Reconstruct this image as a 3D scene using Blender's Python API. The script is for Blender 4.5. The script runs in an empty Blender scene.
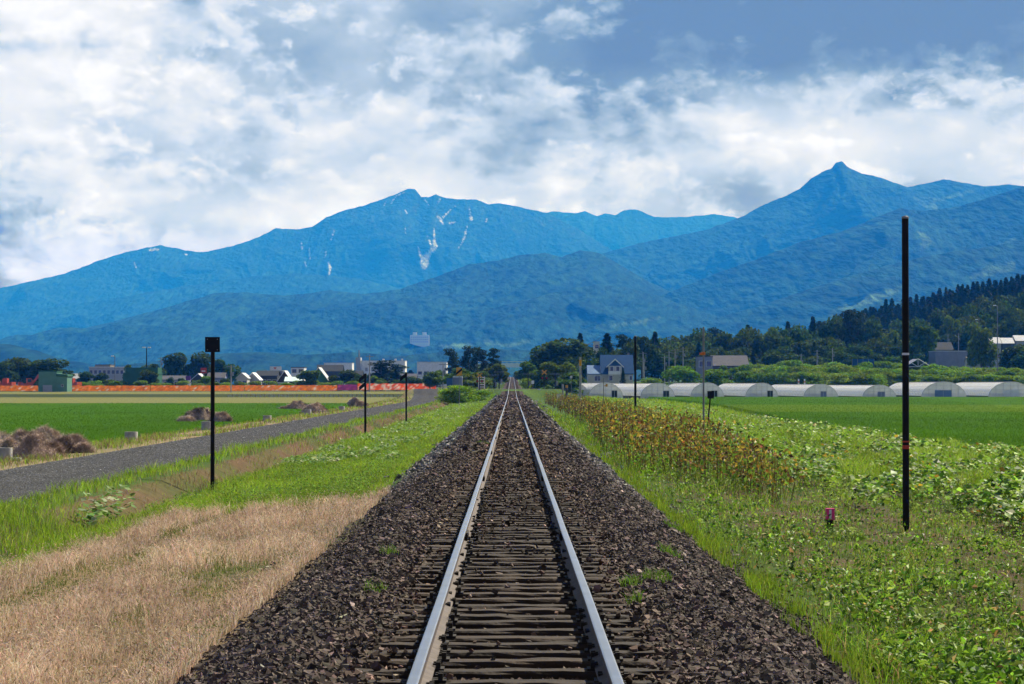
import bpy, math, random
import numpy as np
from mathutils import Vector, Matrix

rng = np.random.default_rng(7)
random.seed(7)
R = math.radians
scene = bpy.context.scene
COL = scene.collection

# ---------------------------------------------------------------- camera figures
F, CX, HY, CZ = 2418.0, 512.0, 384.0, 1.64      # focal length (px), vanishing column, horizon row, eye height over the rails

def wx(px, Y):
    return (px - CX) * Y / F

def wz(py, Y):
    return CZ - (py - HY) * Y / F

# ---------------------------------------------------------------- noise (numpy)
_perm = np.random.default_rng(3).permutation(512)
_perm = np.concatenate([_perm, _perm])
_ang = np.random.default_rng(4).random(512) * 2 * math.pi
_gx, _gy = np.cos(_ang), np.sin(_ang)

def perlin(x, y):
    x = np.asarray(x, dtype=float); y = np.asarray(y, dtype=float)
    xi = np.floor(x).astype(int); yi = np.floor(y).astype(int)
    xf = x - xi; yf = y - yi
    u = xf * xf * xf * (xf * (xf * 6 - 15) + 10); v = yf * yf * yf * (yf * (yf * 6 - 15) + 10)
    def g(ix, iy, dx, dy):
        h = _perm[(_perm[ix & 511] + iy) & 511]
        return _gx[h] * dx + _gy[h] * dy
    a = g(xi, yi, xf, yf); b = g(xi + 1, yi, xf - 1, yf)
    c = g(xi, yi + 1, xf, yf - 1); d = g(xi + 1, yi + 1, xf - 1, yf - 1)
    return (a + (b - a) * u) * (1 - v) + (c + (d - c) * u) * v * 1.0

def fbm(x, y, o=5, gain=.5):
    s = 0; a = 1; f = 1
    for k in range(o):
        s = s + a * perlin(x * f + 17.3 * k, y * f - 9.1 * k); a *= gain; f *= 2.03
    return s

def ridged(x, y, o=5, gain=.5):
    s = 0; a = 1; f = 1; w = 1; t = 0
    for k in range(o):
        n = (1 - np.abs(perlin(x * f + 31.7 * k, y * f + 5.3 * k)) * 1.6)
        n = np.clip(n, 0, 1) ** 2 * w
        w = np.clip(n * 1.6, 0, 1)
        s = s + a * n; t += a; a *= gain; f *= 2.03
    return s / t

def sstep(a, b, x):
    t = np.clip((np.asarray(x, dtype=float) - a) / (b - a), 0, 1)
    return t * t * (3 - 2 * t)

# ---------------------------------------------------------------- materials
def nt_of(name):
    m = bpy.data.materials.new(name); m.use_nodes = True
    n = m.node_tree; n.nodes.clear()
    o = n.nodes.new('ShaderNodeOutputMaterial')
    return m, n, o

def mat(name, c1, c2=None, scale=4.0, rough=.7, metal=0.0, bump=0.0, bump_scale=None, detail=5, dist=.02,
        spec=.3, streak=False, alpha=None, lo=.35, hi=.65):
    m, n, o = nt_of(name)
    b = n.nodes.new('ShaderNodeBsdfPrincipled')
    b.inputs['Roughness'].default_value = rough; b.inputs['Metallic'].default_value = metal
    b.inputs['Specular IOR Level'].default_value = spec
    n.links.new(b.outputs[0], o.inputs[0])
    tc = n.nodes.new('ShaderNodeTexCoord')
    vec = tc.outputs['Object']
    if streak:
        mp = n.nodes.new('ShaderNodeMapping'); mp.inputs['Scale'].default_value = (1, 1, .12)
        n.links.new(vec, mp.inputs[0]); vec = mp.outputs[0]
    if c2 is None:
        c2 = tuple(c * .72 for c in c1)
    no = n.nodes.new('ShaderNodeTexNoise'); no.inputs['Scale'].default_value = scale; no.inputs['Detail'].default_value = detail
    no.inputs['Roughness'].default_value = .62
    n.links.new(vec, no.inputs['Vector'])
    cr = n.nodes.new('ShaderNodeValToRGB')
    cr.color_ramp.elements[0].position = lo; cr.color_ramp.elements[1].position = hi
    cr.color_ramp.elements[0].color = (*c2, 1); cr.color_ramp.elements[1].color = (*c1, 1)
    n.links.new(no.outputs['Fac'], cr.inputs[0]); n.links.new(cr.outputs[0], b.inputs['Base Color'])
    if bump:
        nb = n.nodes.new('ShaderNodeTexNoise'); nb.inputs['Scale'].default_value = bump_scale or scale * 3
        nb.inputs['Detail'].default_value = 6
        n.links.new(tc.outputs['Object'], nb.inputs['Vector'])
        bp = n.nodes.new('ShaderNodeBump'); bp.inputs['Strength'].default_value = bump; bp.inputs['Distance'].default_value = dist
        n.links.new(nb.outputs['Fac'], bp.inputs['Height']); n.links.new(bp.outputs[0], b.inputs['Normal'])
    if alpha is not None:
        b.inputs['Alpha'].default_value = alpha
    return m

def mat_attr(name, rough=.8, spec=.15, translucent=0.0, tint_noise=None, bump=0.0, bump_scale=10, dist=.05, obj_var=0.0, stretch=None):
    """colour read from the mesh's own colour attribute (leaf by leaf, stone by stone), optional second noise and see-through light"""
    m, n, o = nt_of(name)
    at = n.nodes.new('ShaderNodeAttribute'); at.attribute_name = 'Col'
    col = at.outputs['Color']
    tc = n.nodes.new('ShaderNodeTexCoord')
    vsrc = tc.outputs['Object']
    if stretch:
        mp = n.nodes.new('ShaderNodeMapping'); mp.inputs['Scale'].default_value = stretch; n.links.new(vsrc, mp.inputs[0]); vsrc = mp.outputs[0]
    if tint_noise:
        sc, lo, hi = tint_noise
        no = n.nodes.new('ShaderNodeTexNoise'); no.inputs['Scale'].default_value = sc; no.inputs['Detail'].default_value = 8
        no.inputs['Roughness'].default_value = .65
        n.links.new(vsrc, no.inputs['Vector'])
        mr = n.nodes.new('ShaderNodeMapRange'); mr.inputs['From Min'].default_value = .3; mr.inputs['From Max'].default_value = .7
        mr.inputs['To Min'].default_value = lo; mr.inputs['To Max'].default_value = hi
        n.links.new(no.outputs['Fac'], mr.inputs[0])
        mx = n.nodes.new('ShaderNodeVectorMath'); mx.operation = 'SCALE'
        n.links.new(col, mx.inputs[0]); n.links.new(mr.outputs[0], mx.inputs['Scale']); col = mx.outputs[0]
    if obj_var:
        oi = n.nodes.new('ShaderNodeObjectInfo')
        hs = n.nodes.new('ShaderNodeHueSaturation')
        mr = n.nodes.new('ShaderNodeMapRange'); mr.inputs['To Min'].default_value = 1 - obj_var; mr.inputs['To Max'].default_value = 1 + obj_var
        n.links.new(oi.outputs['Random'], mr.inputs[0]); n.links.new(mr.outputs[0], hs.inputs['Value'])
        m2 = n.nodes.new('ShaderNodeMath'); m2.operation = 'MULTIPLY'; m2.inputs[1].default_value = 7.31
        m3 = n.nodes.new('ShaderNodeMath'); m3.operation = 'FRACT'
        n.links.new(oi.outputs['Random'], m2.inputs[0]); n.links.new(m2.outputs[0], m3.inputs[0])
        m4 = n.nodes.new('ShaderNodeMapRange'); m4.inputs['To Min'].default_value = .478; m4.inputs['To Max'].default_value = .522
        n.links.new(m3.outputs[0], m4.inputs[0]); n.links.new(m4.outputs[0], hs.inputs['Hue'])
        n.links.new(col, hs.inputs['Color']); col = hs.outputs[0]
    b = n.nodes.new('ShaderNodeBsdfPrincipled'); b.inputs['Roughness'].default_value = rough
    b.inputs['Specular IOR Level'].default_value = spec
    n.links.new(col, b.inputs['Base Color'])
    out = b.outputs[0]
    if translucent:
        t = n.nodes.new('ShaderNodeBsdfTranslucent'); n.links.new(col, t.inputs['Color'])
        ms = n.nodes.new('ShaderNodeMixShader'); ms.inputs[0].default_value = translucent
        n.links.new(out, ms.inputs[1]); n.links.new(t.outputs[0], ms.inputs[2]); out = ms.outputs[0]
    if bump:
        nb = n.nodes.new('ShaderNodeTexNoise'); nb.inputs['Scale'].default_value = bump_scale; nb.inputs['Detail'].default_value = 8
        n.links.new(vsrc, nb.inputs['Vector'])
        bp = n.nodes.new('ShaderNodeBump'); bp.inputs['Strength'].default_value = bump; bp.inputs['Distance'].default_value = dist
        n.links.new(nb.outputs['Fac'], bp.inputs['Height']); n.links.new(bp.outputs[0], b.inputs['Normal'])
    n.links.new(out, o.inputs[0])
    return m

# ---------------------------------------------------------------- objects
def tag(o, label=None, cat=None, group=None, kind=None):
    if label: o['label'] = label
    if cat: o['category'] = cat
    if group: o['group'] = group
    if kind: o['kind'] = kind
    return o

def empty(name, loc, rz=0, label=None, cat=None, group=None):
    o = bpy.data.objects.new(name, None); COL.objects.link(o)
    o.empty_display_size = .3
    o.location = loc; o.rotation_euler = (0, 0, rz)
    return tag(o, label, cat, group)

def link(name, me, parent=None, loc=None):
    o = bpy.data.objects.new(name, me); COL.objects.link(o)
    if parent is not None: o.parent = parent
    if loc is not None: o.location = loc
    return o

def np_mesh(name, V, T, col=None, m=None, smooth=False):
    """V (n,3), T (k,3 or 4) -> mesh"""
    V = np.asarray(V, dtype=np.float32); T = np.asarray(T, dtype=np.int32)
    me = bpy.data.meshes.new(name)
    k, s = T.shape
    me.vertices.add(len(V)); me.vertices.foreach_set('co', V.ravel())
    me.loops.add(k * s); me.loops.foreach_set('vertex_index', T.ravel())
    me.polygons.add(k); me.polygons.foreach_set('loop_start', np.arange(0, k * s, s, dtype=np.int32))
    me.polygons.foreach_set('use_smooth', np.full(k, smooth, dtype=bool))
    me.update(calc_edges=True)
    if col is not None:
        a = me.color_attributes.new('Col', 'FLOAT_COLOR', 'POINT')
        c4 = np.ones((len(V), 4), dtype=np.float32); c4[:, :3] = np.clip(col, 0, 1)
        a.data.foreach_set('color', c4.ravel())
    if m: me.materials.append(m)
    return me

class MB:
    """collects boxes, tubes, prisms; build() links them as ONE mesh object"""
    def __init__(s): s.v = []; s.f = []; s.mi = []; s.sm = []
    def add(s, vs, fs, mi=0, sm=False):
        b = len(s.v); s.v += [tuple(v) for v in vs]
        for f in fs: s.f.append([b + i for i in f]); s.mi.append(mi); s.sm.append(sm)
        return s
    def box(s, x0, x1, y0, y1, z0, z1, mi=0, M=None):
        vs = [(x0, y0, z0), (x1, y0, z0), (x1, y1, z0), (x0, y1, z0), (x0, y0, z1), (x1, y0, z1), (x1, y1, z1), (x0, y1, z1)]
        if M is not None: vs = [M @ Vector(v) for v in vs]
        return s.add(vs, [(0, 3, 2, 1), (4, 5, 6, 7), (0, 1, 5, 4), (1, 2, 6, 5), (2, 3, 7, 6), (3, 0, 4, 7)], mi)
    def tube(s, pts, rad, n=10, mi=0, cap=True, sm=True):
        pts = [Vector(p) for p in pts]
        rad = rad if isinstance(rad, (list, tuple)) else [rad] * len(pts)
        vs = []; fs = []
        for i, p in enumerate(pts):
            d = (pts[min(i + 1, len(pts) - 1)] - pts[max(i - 1, 0)]).normalized()
            a = Vector((1, 0, 0)) if abs(d.x) < .8 else Vector((0, 1, 0))
            u = d.cross(a).normalized(); w = d.cross(u).normalized()
            for k in range(n):
                t = 2 * math.pi * k / n
                vs.append(p + (u * math.cos(t) + w * math.sin(t)) * rad[i])
        for i in range(len(pts) - 1):
            for k in range(n):
                fs.append((i * n + k, i * n + (k + 1) % n, (i + 1) * n + (k + 1) % n, (i + 1) * n + k))
        s.add(vs, fs, mi, sm)
        if cap:
            s.add(vs[:n], [tuple(range(n))[::-1]], mi); s.add(vs[-n:], [tuple(range(n))], mi)
        return s
    def prism(s, prof, y0, y1, mi=0):
        """prof: (x,z) outline, extruded along y"""
        n = len(prof)
        vs = [(x, y0, z) for x, z in prof] + [(x, y1, z) for x, z in prof]
        fs = [(k, (k + 1) % n, n + (k + 1) % n, n + k) for k in range(n)] + [tuple(range(n))[::-1], tuple(range(n, 2 * n))]
        return s.add(vs, fs, mi)
    def mesh(s, name, mats):
        me = bpy.data.meshes.new(name); me.from_pydata(s.v, [], s.f); me.update()
        for m in (mats if isinstance(mats, (list, tuple)) else [mats]): me.materials.append(m)
        me.polygons.foreach_set('material_index', s.mi); me.polygons.foreach_set('use_smooth', s.sm)
        return me
    def build(s, name, mats, parent=None, loc=None):
        return link(name, s.mesh(name, mats), parent, loc)

def copy_tree(o, parent=None):
    c = o.copy(); COL.objects.link(c)
    if parent is not None: c.parent = parent
    for ch in o.children: copy_tree(ch, c)
    return c

def grid_faces(nx, ny):
    i = np.arange(nx - 1)[None, :] + np.arange(ny - 1)[:, None] * nx
    return np.stack([i, i + 1, i + 1 + nx, i + nx], -1).reshape(-1, 4)
# ================================================================ camera
cam = bpy.data.cameras.new('camera'); co = bpy.data.objects.new('camera', cam); COL.objects.link(co)
cam.sensor_width = 36; cam.lens = F / 1024 * 36
co.location = (-.019, 0, CZ)
co.rotation_euler = (R(90) + math.atan((HY - 342) / F), 0, 0)
cam.clip_start = .5; cam.clip_end = 60000
scene.camera = co

# ================================================================ sun and sky
SUN_EL, SUN_AZ = 46.0, 38.0          # azimuth from +Y (the view) towards +X
sd = Vector((math.sin(R(SUN_AZ)) * math.cos(R(SUN_EL)), math.cos(R(SUN_AZ)) * math.cos(R(SUN_EL)), math.sin(R(SUN_EL))))
sl = bpy.data.lights.new('sun', 'SUN'); sl.energy = 5.0; sl.angle = R(.5); sl.color = (1, .95, .87)
so = bpy.data.objects.new('sun', sl); COL.objects.link(so); so.location = (0, 0, 60)
so.rotation_euler = (-sd).to_track_quat('-Z', 'Y').to_euler()

w = bpy.data.worlds.new('World'); scene.world = w; w.use_nodes = True
N = w.node_tree; N.nodes.clear(); L = N.links.new
def nd(t, **kw):
    n = N.nodes.new(t)
    for k, v in kw.items(): setattr(n, k, v)
    return n
def val(x):
    return x
def M_(op, a, b=None, c=None, clamp=False):
    n = nd('ShaderNodeMath', operation=op); n.use_clamp = clamp
    for i, q in enumerate((a, b, c)):
        if q is None: continue
        if isinstance(q, (int, float)): n.inputs[i].default_value = q
        else: L(q, n.inputs[i])
    return n.outputs[0]
wo = nd('ShaderNodeOutputWorld'); bg = nd('ShaderNodeBackground'); L(bg.outputs[0], wo.inputs[0])
bg.inputs['Strength'].default_value = .1
sky = nd('ShaderNodeTexSky'); sky.sky_type = 'NISHITA'; sky.sun_disc = False
sky.sun_elevation = R(SUN_EL); sky.sun_rotation = R(SUN_AZ); sky.air_density = 1.2; sky.dust_density = 1.0
tc = nd('ShaderNodeTexCoord'); sx = nd('ShaderNodeSeparateXYZ'); L(tc.outputs['Generated'], sx.inputs[0])
az = M_('ARCTAN2', sx.outputs[0], sx.outputs[1])
el = M_('ARCSINE', sx.outputs[2])
# cloud coordinates: azimuth and elevation of the direction, in units of 0.1 rad; flatter near the horizon
u = M_('MULTIPLY', az, 10.0)
v = M_('MULTIPLY', el, 10.0)
def vec(a, b, c=0.0):
    n = nd('ShaderNodeCombineXYZ')
    for i, q in enumerate((a, b, c)):
        if isinstance(q, (int, float)): n.inputs[i].default_value = q
        else: L(q, n.inputs[i])
    return n.outputs[0]
def vmath(op, a, b):
    n = nd('ShaderNodeVectorMath', operation=op)
    for i, q in enumerate((a, b)):
        if isinstance(q, tuple): n.inputs[i].default_value = q
        elif isinstance(q, (int, float)): n.inputs['Scale'].default_value = q
        elif op == 'SCALE' and i == 1: L(q, n.inputs['Scale'])
        else: L(q, n.inputs[i])
    return n.outputs[0]
def noise(vv, sc, det=6, ro=.55, w_=0.0, out='Fac'):
    n = nd('ShaderNodeTexNoise'); n.noise_dimensions = '2D'; n.inputs['Scale'].default_value = sc; n.inputs['Detail'].default_value = det
    n.inputs['Roughness'].default_value = ro; L(vmath('ADD', vv, (w_ * 3.7, w_ * 1.9, w_)) if w_ else vv, n.inputs['Vector']); return n.outputs[out]
pbase = vec(u, M_('MULTIPLY', v, 1.55))
def vor(q, sc, det, w_=0.0):
    vo = nd('ShaderNodeTexVoronoi'); vo.voronoi_dimensions = '2D'; vo.feature = 'F1'; vo.inputs['Scale'].default_value = sc
    vo.inputs['Detail'].default_value = det; vo.inputs['Roughness'].default_value = .52; vo.inputs['Lacunarity'].default_value = 2.2
    vo.normalize = True
    L(vmath('ADD', q, (w_, w_ * .7, 0)), vo.inputs['Vector'])
    return M_('SUBTRACT', 1.0, vo.outputs['Distance'])
def warped(q, sc, amp, w_):
    return vmath('ADD', q, vmath('SCALE', vmath('SUBTRACT', noise(q, sc, 5, .6, w_, 'Color'), (.5, .5, .5)), amp))
HEAPS = [(1.7, 3.3, .52, .74, .50, 2.5, (.03, .07, 0)), (.95, 11.7, .54, .82, .66, 3.0, (.05, .12, 0)), (2.3, 21.3, .60, .86, .45, 2.2, (.025, .06, 0))]     # scale, seed, threshold, light, darkening with thickness, rim light, step towards the light
def sstepn(a, b, x):
    n = nd('ShaderNodeMapRange'); n.interpolation_type = 'SMOOTHSTEP'; n.inputs[1].default_value = a; n.inputs[2].default_value = b
    L(x, n.inputs[0]); return n.outputs[0]
def field(q, sc, w_):
    """heaped cloud: broad noise with cauliflower bumps of several sizes"""
    q1 = warped(q, sc * 1.6, .26 / sc, w_ + 3)
    q2 = warped(q1, sc * 7, .07 / sc, w_ + 5)
    a = noise(q1, sc, 8, .54, w_)
    b = vor(q2, sc * 2.3, 3.2, w_)
    return M_('ADD', M_('MULTIPLY', a, .68), M_('MULTIPLY', b, .32))
def heap_layer(sc, w_, t0, light, k_thick, k_emb, dl):
    n0 = field(pbase, sc, w_); n1 = field(vmath('ADD', pbase, dl), sc, w_)
    alpha = sstepn(t0, t0 + .15, n0)
    thick = sstepn(t0 + .04, t0 + .22, n0)
    sh = M_('SUBTRACT', light, M_('MULTIPLY', thick, k_thick))
    return alpha, M_('ADD', sh, M_('MULTIPLY', M_('SUBTRACT', n0, n1), k_emb))
sheet = M_('ADD', .46, M_('MULTIPLY', M_('SUBTRACT', noise(warped(pbase, 1.0, .25, 2.0), .75, 8, .52, 4.0), .5), 1.5))
s = sheet
for args in HEAPS:
    al, sh = heap_layer(*args); mxx = nd('ShaderNodeMix', data_type='FLOAT'); L(al, mxx.inputs[0]); L(s, mxx.inputs[2]); L(sh, mxx.inputs[3]); s = mxx.outputs[0]
AIR_J = (.43, .46, .435)
AIR_K = [1.1e-4 * 1290 * c for c in (.013, .24, 1.0)]        # density x height of the haze box x its colour
def blob(px, py, rx, ry, amp):
    a0 = (px - CX) / F * 10; e0 = (HY - py) / F * 10
    dx = M_('DIVIDE', M_('SUBTRACT', u, a0), rx / F * 10)
    dy = M_('DIVIDE', M_('SUBTRACT', v, e0), ry / F * 10)
    r2 = M_('ADD', M_('MULTIPLY', dx, dx), M_('MULTIPLY', dy, dy))
    return M_('MULTIPLY', M_('EXPONENT', M_('MULTIPLY', r2, -1.0)), amp)
for bl in [(30, 40, 130, 110, .42), (880, 14, 250, 58, -.56), (1010, 42, 170, 42, -.32), (700, 30, 100, 45, -.22), (570, 20, 130, 50, -.16), (610, 122, 110, 26, -.35), (480, 85, 70, 35, -.18),
           (300, 90, 130, 60, .06), (860, 130, 220, 40, .22), (660, 185, 130, 35, .22), (120, 190, 200, 40, .08),
           (330, 165, 130, 18, -.08), (60, 175, 90, 16, -.14), (270, 215, 200, 18, .18), (730, 190, 50, 26, -.20), (40, 268, 90, 12, .2), (180, 235, 60, 20, -.12)]:
    s = M_('ADD', s, blob(*bl))
cr = nd('ShaderNodeValToRGB'); e = cr.color_ramp.elements
stops = [(p, tuple(c * .65 for c in q)) for p, q in [(0.0, (.125, .245, .44)), (.22, (.19, .325, .50)), (.42, (.36, .485, .62)), (.60, (.57, .665, .77)), (.80, (.79, .81, .83)), (1.0, (.95, .94, .93))]]
e[0].position = 0; e[0].color = (*stops[0][1], 1); e[1].position = 1; e[1].color = (*stops[-1][1], 1)
for p_, c_ in stops[1:-1]:
    q = e.new(p_); q.color = (*c_, 1)
L(s, cr.inputs[0])
# the clouds are seen through the blue air of the haze box: give them the light that is lost on the way
sp = nd('ShaderNodeSeparateColor'); L(cr.outputs[0], sp.inputs[0])
inv = M_('DIVIDE', -1.0, M_('MAXIMUM', sx.outputs[2], .055))
# overhead clouds out of view, dimmed to cut ambient light and raise contrast
md = nd('ShaderNodeMapRange'); md.interpolation_type = 'SMOOTHSTEP'; L(sx.outputs[2], md.inputs[0])
for i_, q_ in ((1, .17), (2, .36), (3, 1.0), (4, .2)): md.inputs[i_].default_value = q_
deck = md.outputs[0]
chs = []
for c_, k_ in enumerate(AIR_K):
    T_ = M_('EXPONENT', M_('MULTIPLY', inv, k_))
    q = M_('SUBTRACT', sp.outputs[c_], M_('MULTIPLY', M_('SUBTRACT', 1.0, T_), AIR_J[c_]))
    chs.append(M_('MULTIPLY', M_('MULTIPLY', M_('DIVIDE', M_('MAXIMUM', q, 0.0), T_), 10.0), deck))
cc = nd('ShaderNodeCombineColor')
for c_ in range(3): L(chs[c_], cc.inputs[c_])
cg = cc.outputs[0]
mx = nd('ShaderNodeMix', data_type='RGBA'); mx.inputs['Factor'].default_value = .97
L(sky.outputs[0], mx.inputs['A']); L(cg, mx.inputs['B'])
L(mx.outputs['Result'], bg.inputs['Color'])
w.cycles.sampling_method = 'MANUAL'; w.cycles.sample_map_resolution = 256

scene.view_settings.view_transform = 'Standard'; scene.view_settings.look = 'None'
scene.view_settings.exposure = .68; scene.view_settings.gamma = 1
cy = scene.cycles
cy.use_denoising = True; cy.max_bounces = 5; cy.diffuse_bounces = 2; cy.glossy_bounces = 2; cy.transmission_bounces = 4
cy.transparent_max_bounces = 12; cy.volume_bounces = 1; cy.use_adaptive_sampling = True; cy.adaptive_threshold = .02
cy.sample_clamp_indirect = 6
# ================================================================ mountains (structure)
HAZE_DENSITY = 1.1e-4
m_forest = mat_attr('mountain_forest', rough=.95, spec=.02, tint_noise=(.042, .05, 2.3), bump=1.0, bump_scale=.03, dist=34, stretch=(1, .16, 1.4))

def ridge(name, crest, Yc, Df, Db, nx, ny, seed, spur=.35, L1=1100., base=-1.0, rough_px=.8, col=(.010, .038, .03), painter=None, gpow=1.15, xpad=400):
    crest = sorted(crest)
    px0, px1 = crest[0][0], crest[-1][0]
    cp = np.array([c[0] for c in crest], float); cy_ = np.array([c[1] for c in crest], float)
    pxs = np.linspace(px0, px1, nx)
    t = np.concatenate([np.linspace(0, 1, ny) ** .9, 1 + np.linspace(0, 1, 14)[1:]])      # 0 = front foot, 1 = crest, 2 = back foot
    PX, T = np.meshgrid(pxs, t)
    s = np.where(T <= 1, 1 - T, T - 1)                                                    # 0 at the crest
    Y = np.where(T <= 1, Yc - s * Df, Yc + s * Db)
    X = (PX - CX) * Yc / F
    # spurs lean and wander: look the crest height up at a shifted column
    shift = (fbm(X / 2600 + seed, Y / 2600, 3) * 900) * np.clip(s * 1.6, 0, 1)
    cpx = CX + (X + shift) * F / Yc
    cpy = np.interp(cpx, cp, cy_)
    cpy = cpy - rough_px * fbm(cpx / 9 + seed * 3, cpx * 0 + seed, 4) * np.clip(1.2 - s * 2, 0, 1)
    Hc = (HY - cpy) / F * Yc + CZ - base
    Hc = np.maximum(Hc, 5)
    g = (1 - s) ** gpow
    wx_ = X + 420 * fbm(X / 1500 + seed, Y / 1100 + 4, 3); wy_ = Y + 350 * fbm(X / 1500 - seed, Y / 1500 + 9, 3)
    rd = ridged(wx_ / L1 + seed * 7, wy_ / (L1 * 3.2) + seed, 6, .55)
    env = np.clip(s * 1.15, 0, 1) ** .75 * np.clip((1 - s) * 1.5, 0, 1)
    Z = base + Hc * g + (rd - .45) * Hc.max() * spur * env
    Z += fbm(X / 170, Y / 700 + seed, 4) * 20 * np.clip(s * 6, 0, 1) * np.clip((1 - s) * 4, 0, 1)
    Z = np.maximum(Z, base - 1.5 * s)
    V = np.stack([X, Y, Z], -1).reshape(-1, 3)
    c = np.ones((len(V), 3)) * np.array(col)
    c *= (1 + .45 * fbm(V[:, 0] / 330 + seed, V[:, 1] / 1200 + V[:, 2] / 200, 4))[:, None]
    if painter is not None:
        ppx = CX + V[:, 0] * F / V[:, 1]; ppy = HY - (V[:, 2] - CZ) * F / V[:, 1]
        painter(V, ppx, ppy, c)
    me = np_mesh(name, V, grid_faces(nx, len(t))[:, ::-1], c, m_forest, True)
    o = link(name, me); o['kind'] = 'structure'
    return o, V

def poly_mask(ppx, ppy, poly):
    """soft distance inside a polyline band: poly = [(px,py,halfwidth)...]"""
    best = np.full(len(ppx), 9e9)
    for (x0, y0, w0), (x1, y1, w1) in zip(poly[:-1], poly[1:]):
        dx, dy = x1 - x0, y1 - y0; l2 = dx * dx + dy * dy + 1e-6
        t = np.clip(((ppx - x0) * dx + (ppy - y0) * dy) / l2, 0, 1)
        d = np.hypot(ppx - x0 - t * dx, ppy - y0 - t * dy) - (w0 + (w1 - w0) * t)
        best = np.minimum(best, d)
    return best

SNOW = [[(434, 229, .4), (434, 240, 1.6), (435, 246, 2.6), (430, 252, 2.2), (426, 258, 3.6), (424, 264, 4.2), (424, 269, 1)],
        [(418, 247, .4), (420, 254, 1.3), (424, 261, 3)], [(427, 236, .3), (431, 245, 1.2)],
        [(436, 215, .4), (440, 219, 2), (443, 224, .8)], [(443, 217, 1.2), (449, 211, .5), (455, 206, .3)],
        [(469, 207, .4), (470, 214, .8), (471, 219, 2.2)], [(472, 215, .4), (471, 220, 1)],
        [(467, 226, .3), (465, 236, .8), (461, 245, .4), (457, 250, .2)], [(440, 199, .8), (437, 204, .4)], [(425, 200, .4), (429, 205, .6)],
        [(404, 192, .5), (396, 196, .6), (391, 203, .4)], [(386, 201, .3), (384, 205, .8)], [(487, 219, .9), (485, 223, .5)],
        [(328, 262, .6), (330, 268, 1.6), (329, 275, .7)], [(326, 252, .8), (325, 257, .4)], [(309, 248, .5), (310, 258, 1)], [(301, 243, .8), (302, 249, .6)],
        [(305, 262, .8), (306, 266, .4)], [(405, 228, .8), (406, 234, .4)], [(151, 250, 2), (158, 249, 1)], [(134, 262, .4), (136, 268, .8)], [(185, 254, .9), (187, 255, .5)],
        [(334, 230, .4), (331, 240, .5)], [(450, 223, 1.2), (455, 222, .6)], [(405, 210, .7), (407, 213, .5)]]
def paint_snow(V, ppx, ppy, c):
    n = fbm(ppx / 2.2, ppy / 2.2, 3)
    for p in SNOW:
        d = poly_mask(ppx, ppy, p) + .25 + n * 1.3
        k = np.clip(.5 - d * 1.4, 0, 1)[:, None]
        c[:] = c * (1 - k) + np.array([.30, .35, .42]) * k
    rock = np.clip(fbm(ppx / 7, ppy / 12 + 3, 4) - .05, 0, 1) * sstep(250, 215, ppy)     # bare rock near the top
    c[:] = c * (1 - .6 * rock[:, None]) + np.array([.05, .06, .06]) * .6 * rock[:, None]

def paint_ski(strips):
    def f(V, ppx, ppy, c):
        n = fbm(ppx / 5, ppy / 3, 3)
        for p in strips:
            k = np.clip(.5 - (poly_mask(ppx, ppy, p) + n * 2.2) * .6, 0, 1)[:, None] * .8
            c[:] = c * (1 - k) + np.array([.05, .10, .05]) * k
    return f

A_CREST = [(-420, 330), (-200, 312), (-60, 297), (0, 288), (60, 275), (95, 262), (125, 252), (160, 245), (185, 250), (203, 252), (232, 246), (258, 237), (276, 228), (296, 229), (312, 227),
           (326, 217), (345, 210), (368, 204), (385, 198), (398, 193), (408, 188), (415, 189), (421, 197), (428, 197), (436, 194), (446, 198), (462, 199), (476, 199), (488, 204),
           (500, 203), (520, 207), (548, 213), (580, 230), (640, 268), (720, 310), (820, 350), (900, 380)]
B_CREST = [(420, 330), (470, 270), (510, 222), (540, 214), (552, 211), (575, 213), (585, 211), (597, 216), (606, 213), (615, 215), (625, 210), (635, 209), (646, 213), (655, 217), (680, 217), (715, 214), (735, 217), (780, 230), (900, 260), (1100, 300), (1300, 360)]
C_CREST = [(380, 372), (480, 312), (560, 272), (600, 254), (640, 243), (680, 235), (705, 230), (728, 222), (745, 215), (765, 204), (785, 196), (800, 189), (812, 178), (822, 172), (832, 168),
           (836, 162), (842, 161), (848, 167), (862, 173), (880, 177), (908, 187), (922, 184), (945, 179), (962, 182), (985, 186), (1010, 184), (1060, 190), (1150, 200), (1300, 240), (1500, 330)]
D_CREST = [(420, 376), (520, 345), (600, 318), (660, 296), (720, 272), (760, 258), (800, 242), (840, 232), (870, 220), (900, 208), (925, 211), (960, 206), (1000, 194), (1024, 186), (1080, 180), (1200, 190), (1350, 260), (1500, 340)]
E_CREST = [(-500, 378), (-200, 365), (-80, 352), (0, 344), (60, 334), (110, 322), (150, 312), (190, 300), (215, 293), (245, 292), (285, 296), (330, 290), (365, 294), (400, 289), (440, 275), (470, 264), (500, 260),
           (520, 255), (545, 253), (562, 257), (580, 250), (600, 253), (622, 266), (650, 282), (690, 300), (760, 322), (860, 345), (1000, 368), (1100, 380)]
F_CREST = [(-500, 345), (-150, 335), (-60, 338), (0, 345), (18, 350), (36, 358), (60, 364), (110, 366), (150, 362), (185, 357), (215, 354), (260, 352), (310, 355), (350, 352), (400, 356), (440, 352), (500, 349), (560, 352), (640, 346), (760, 340), (900, 336), (1100, 330), (1500, 350)]
ridge('mountain_range', A_CREST, 15000., 2700., 2500., 1500, 230, 1.3, spur=.42, L1=1300, painter=paint_snow, col=(.012, .036, .028))
ridge('distant_ridge', B_CREST, 17200., 2600., 2000., 700, 110, 5.1, spur=.60, L1=1200, col=(.010, .038, .03))
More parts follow.
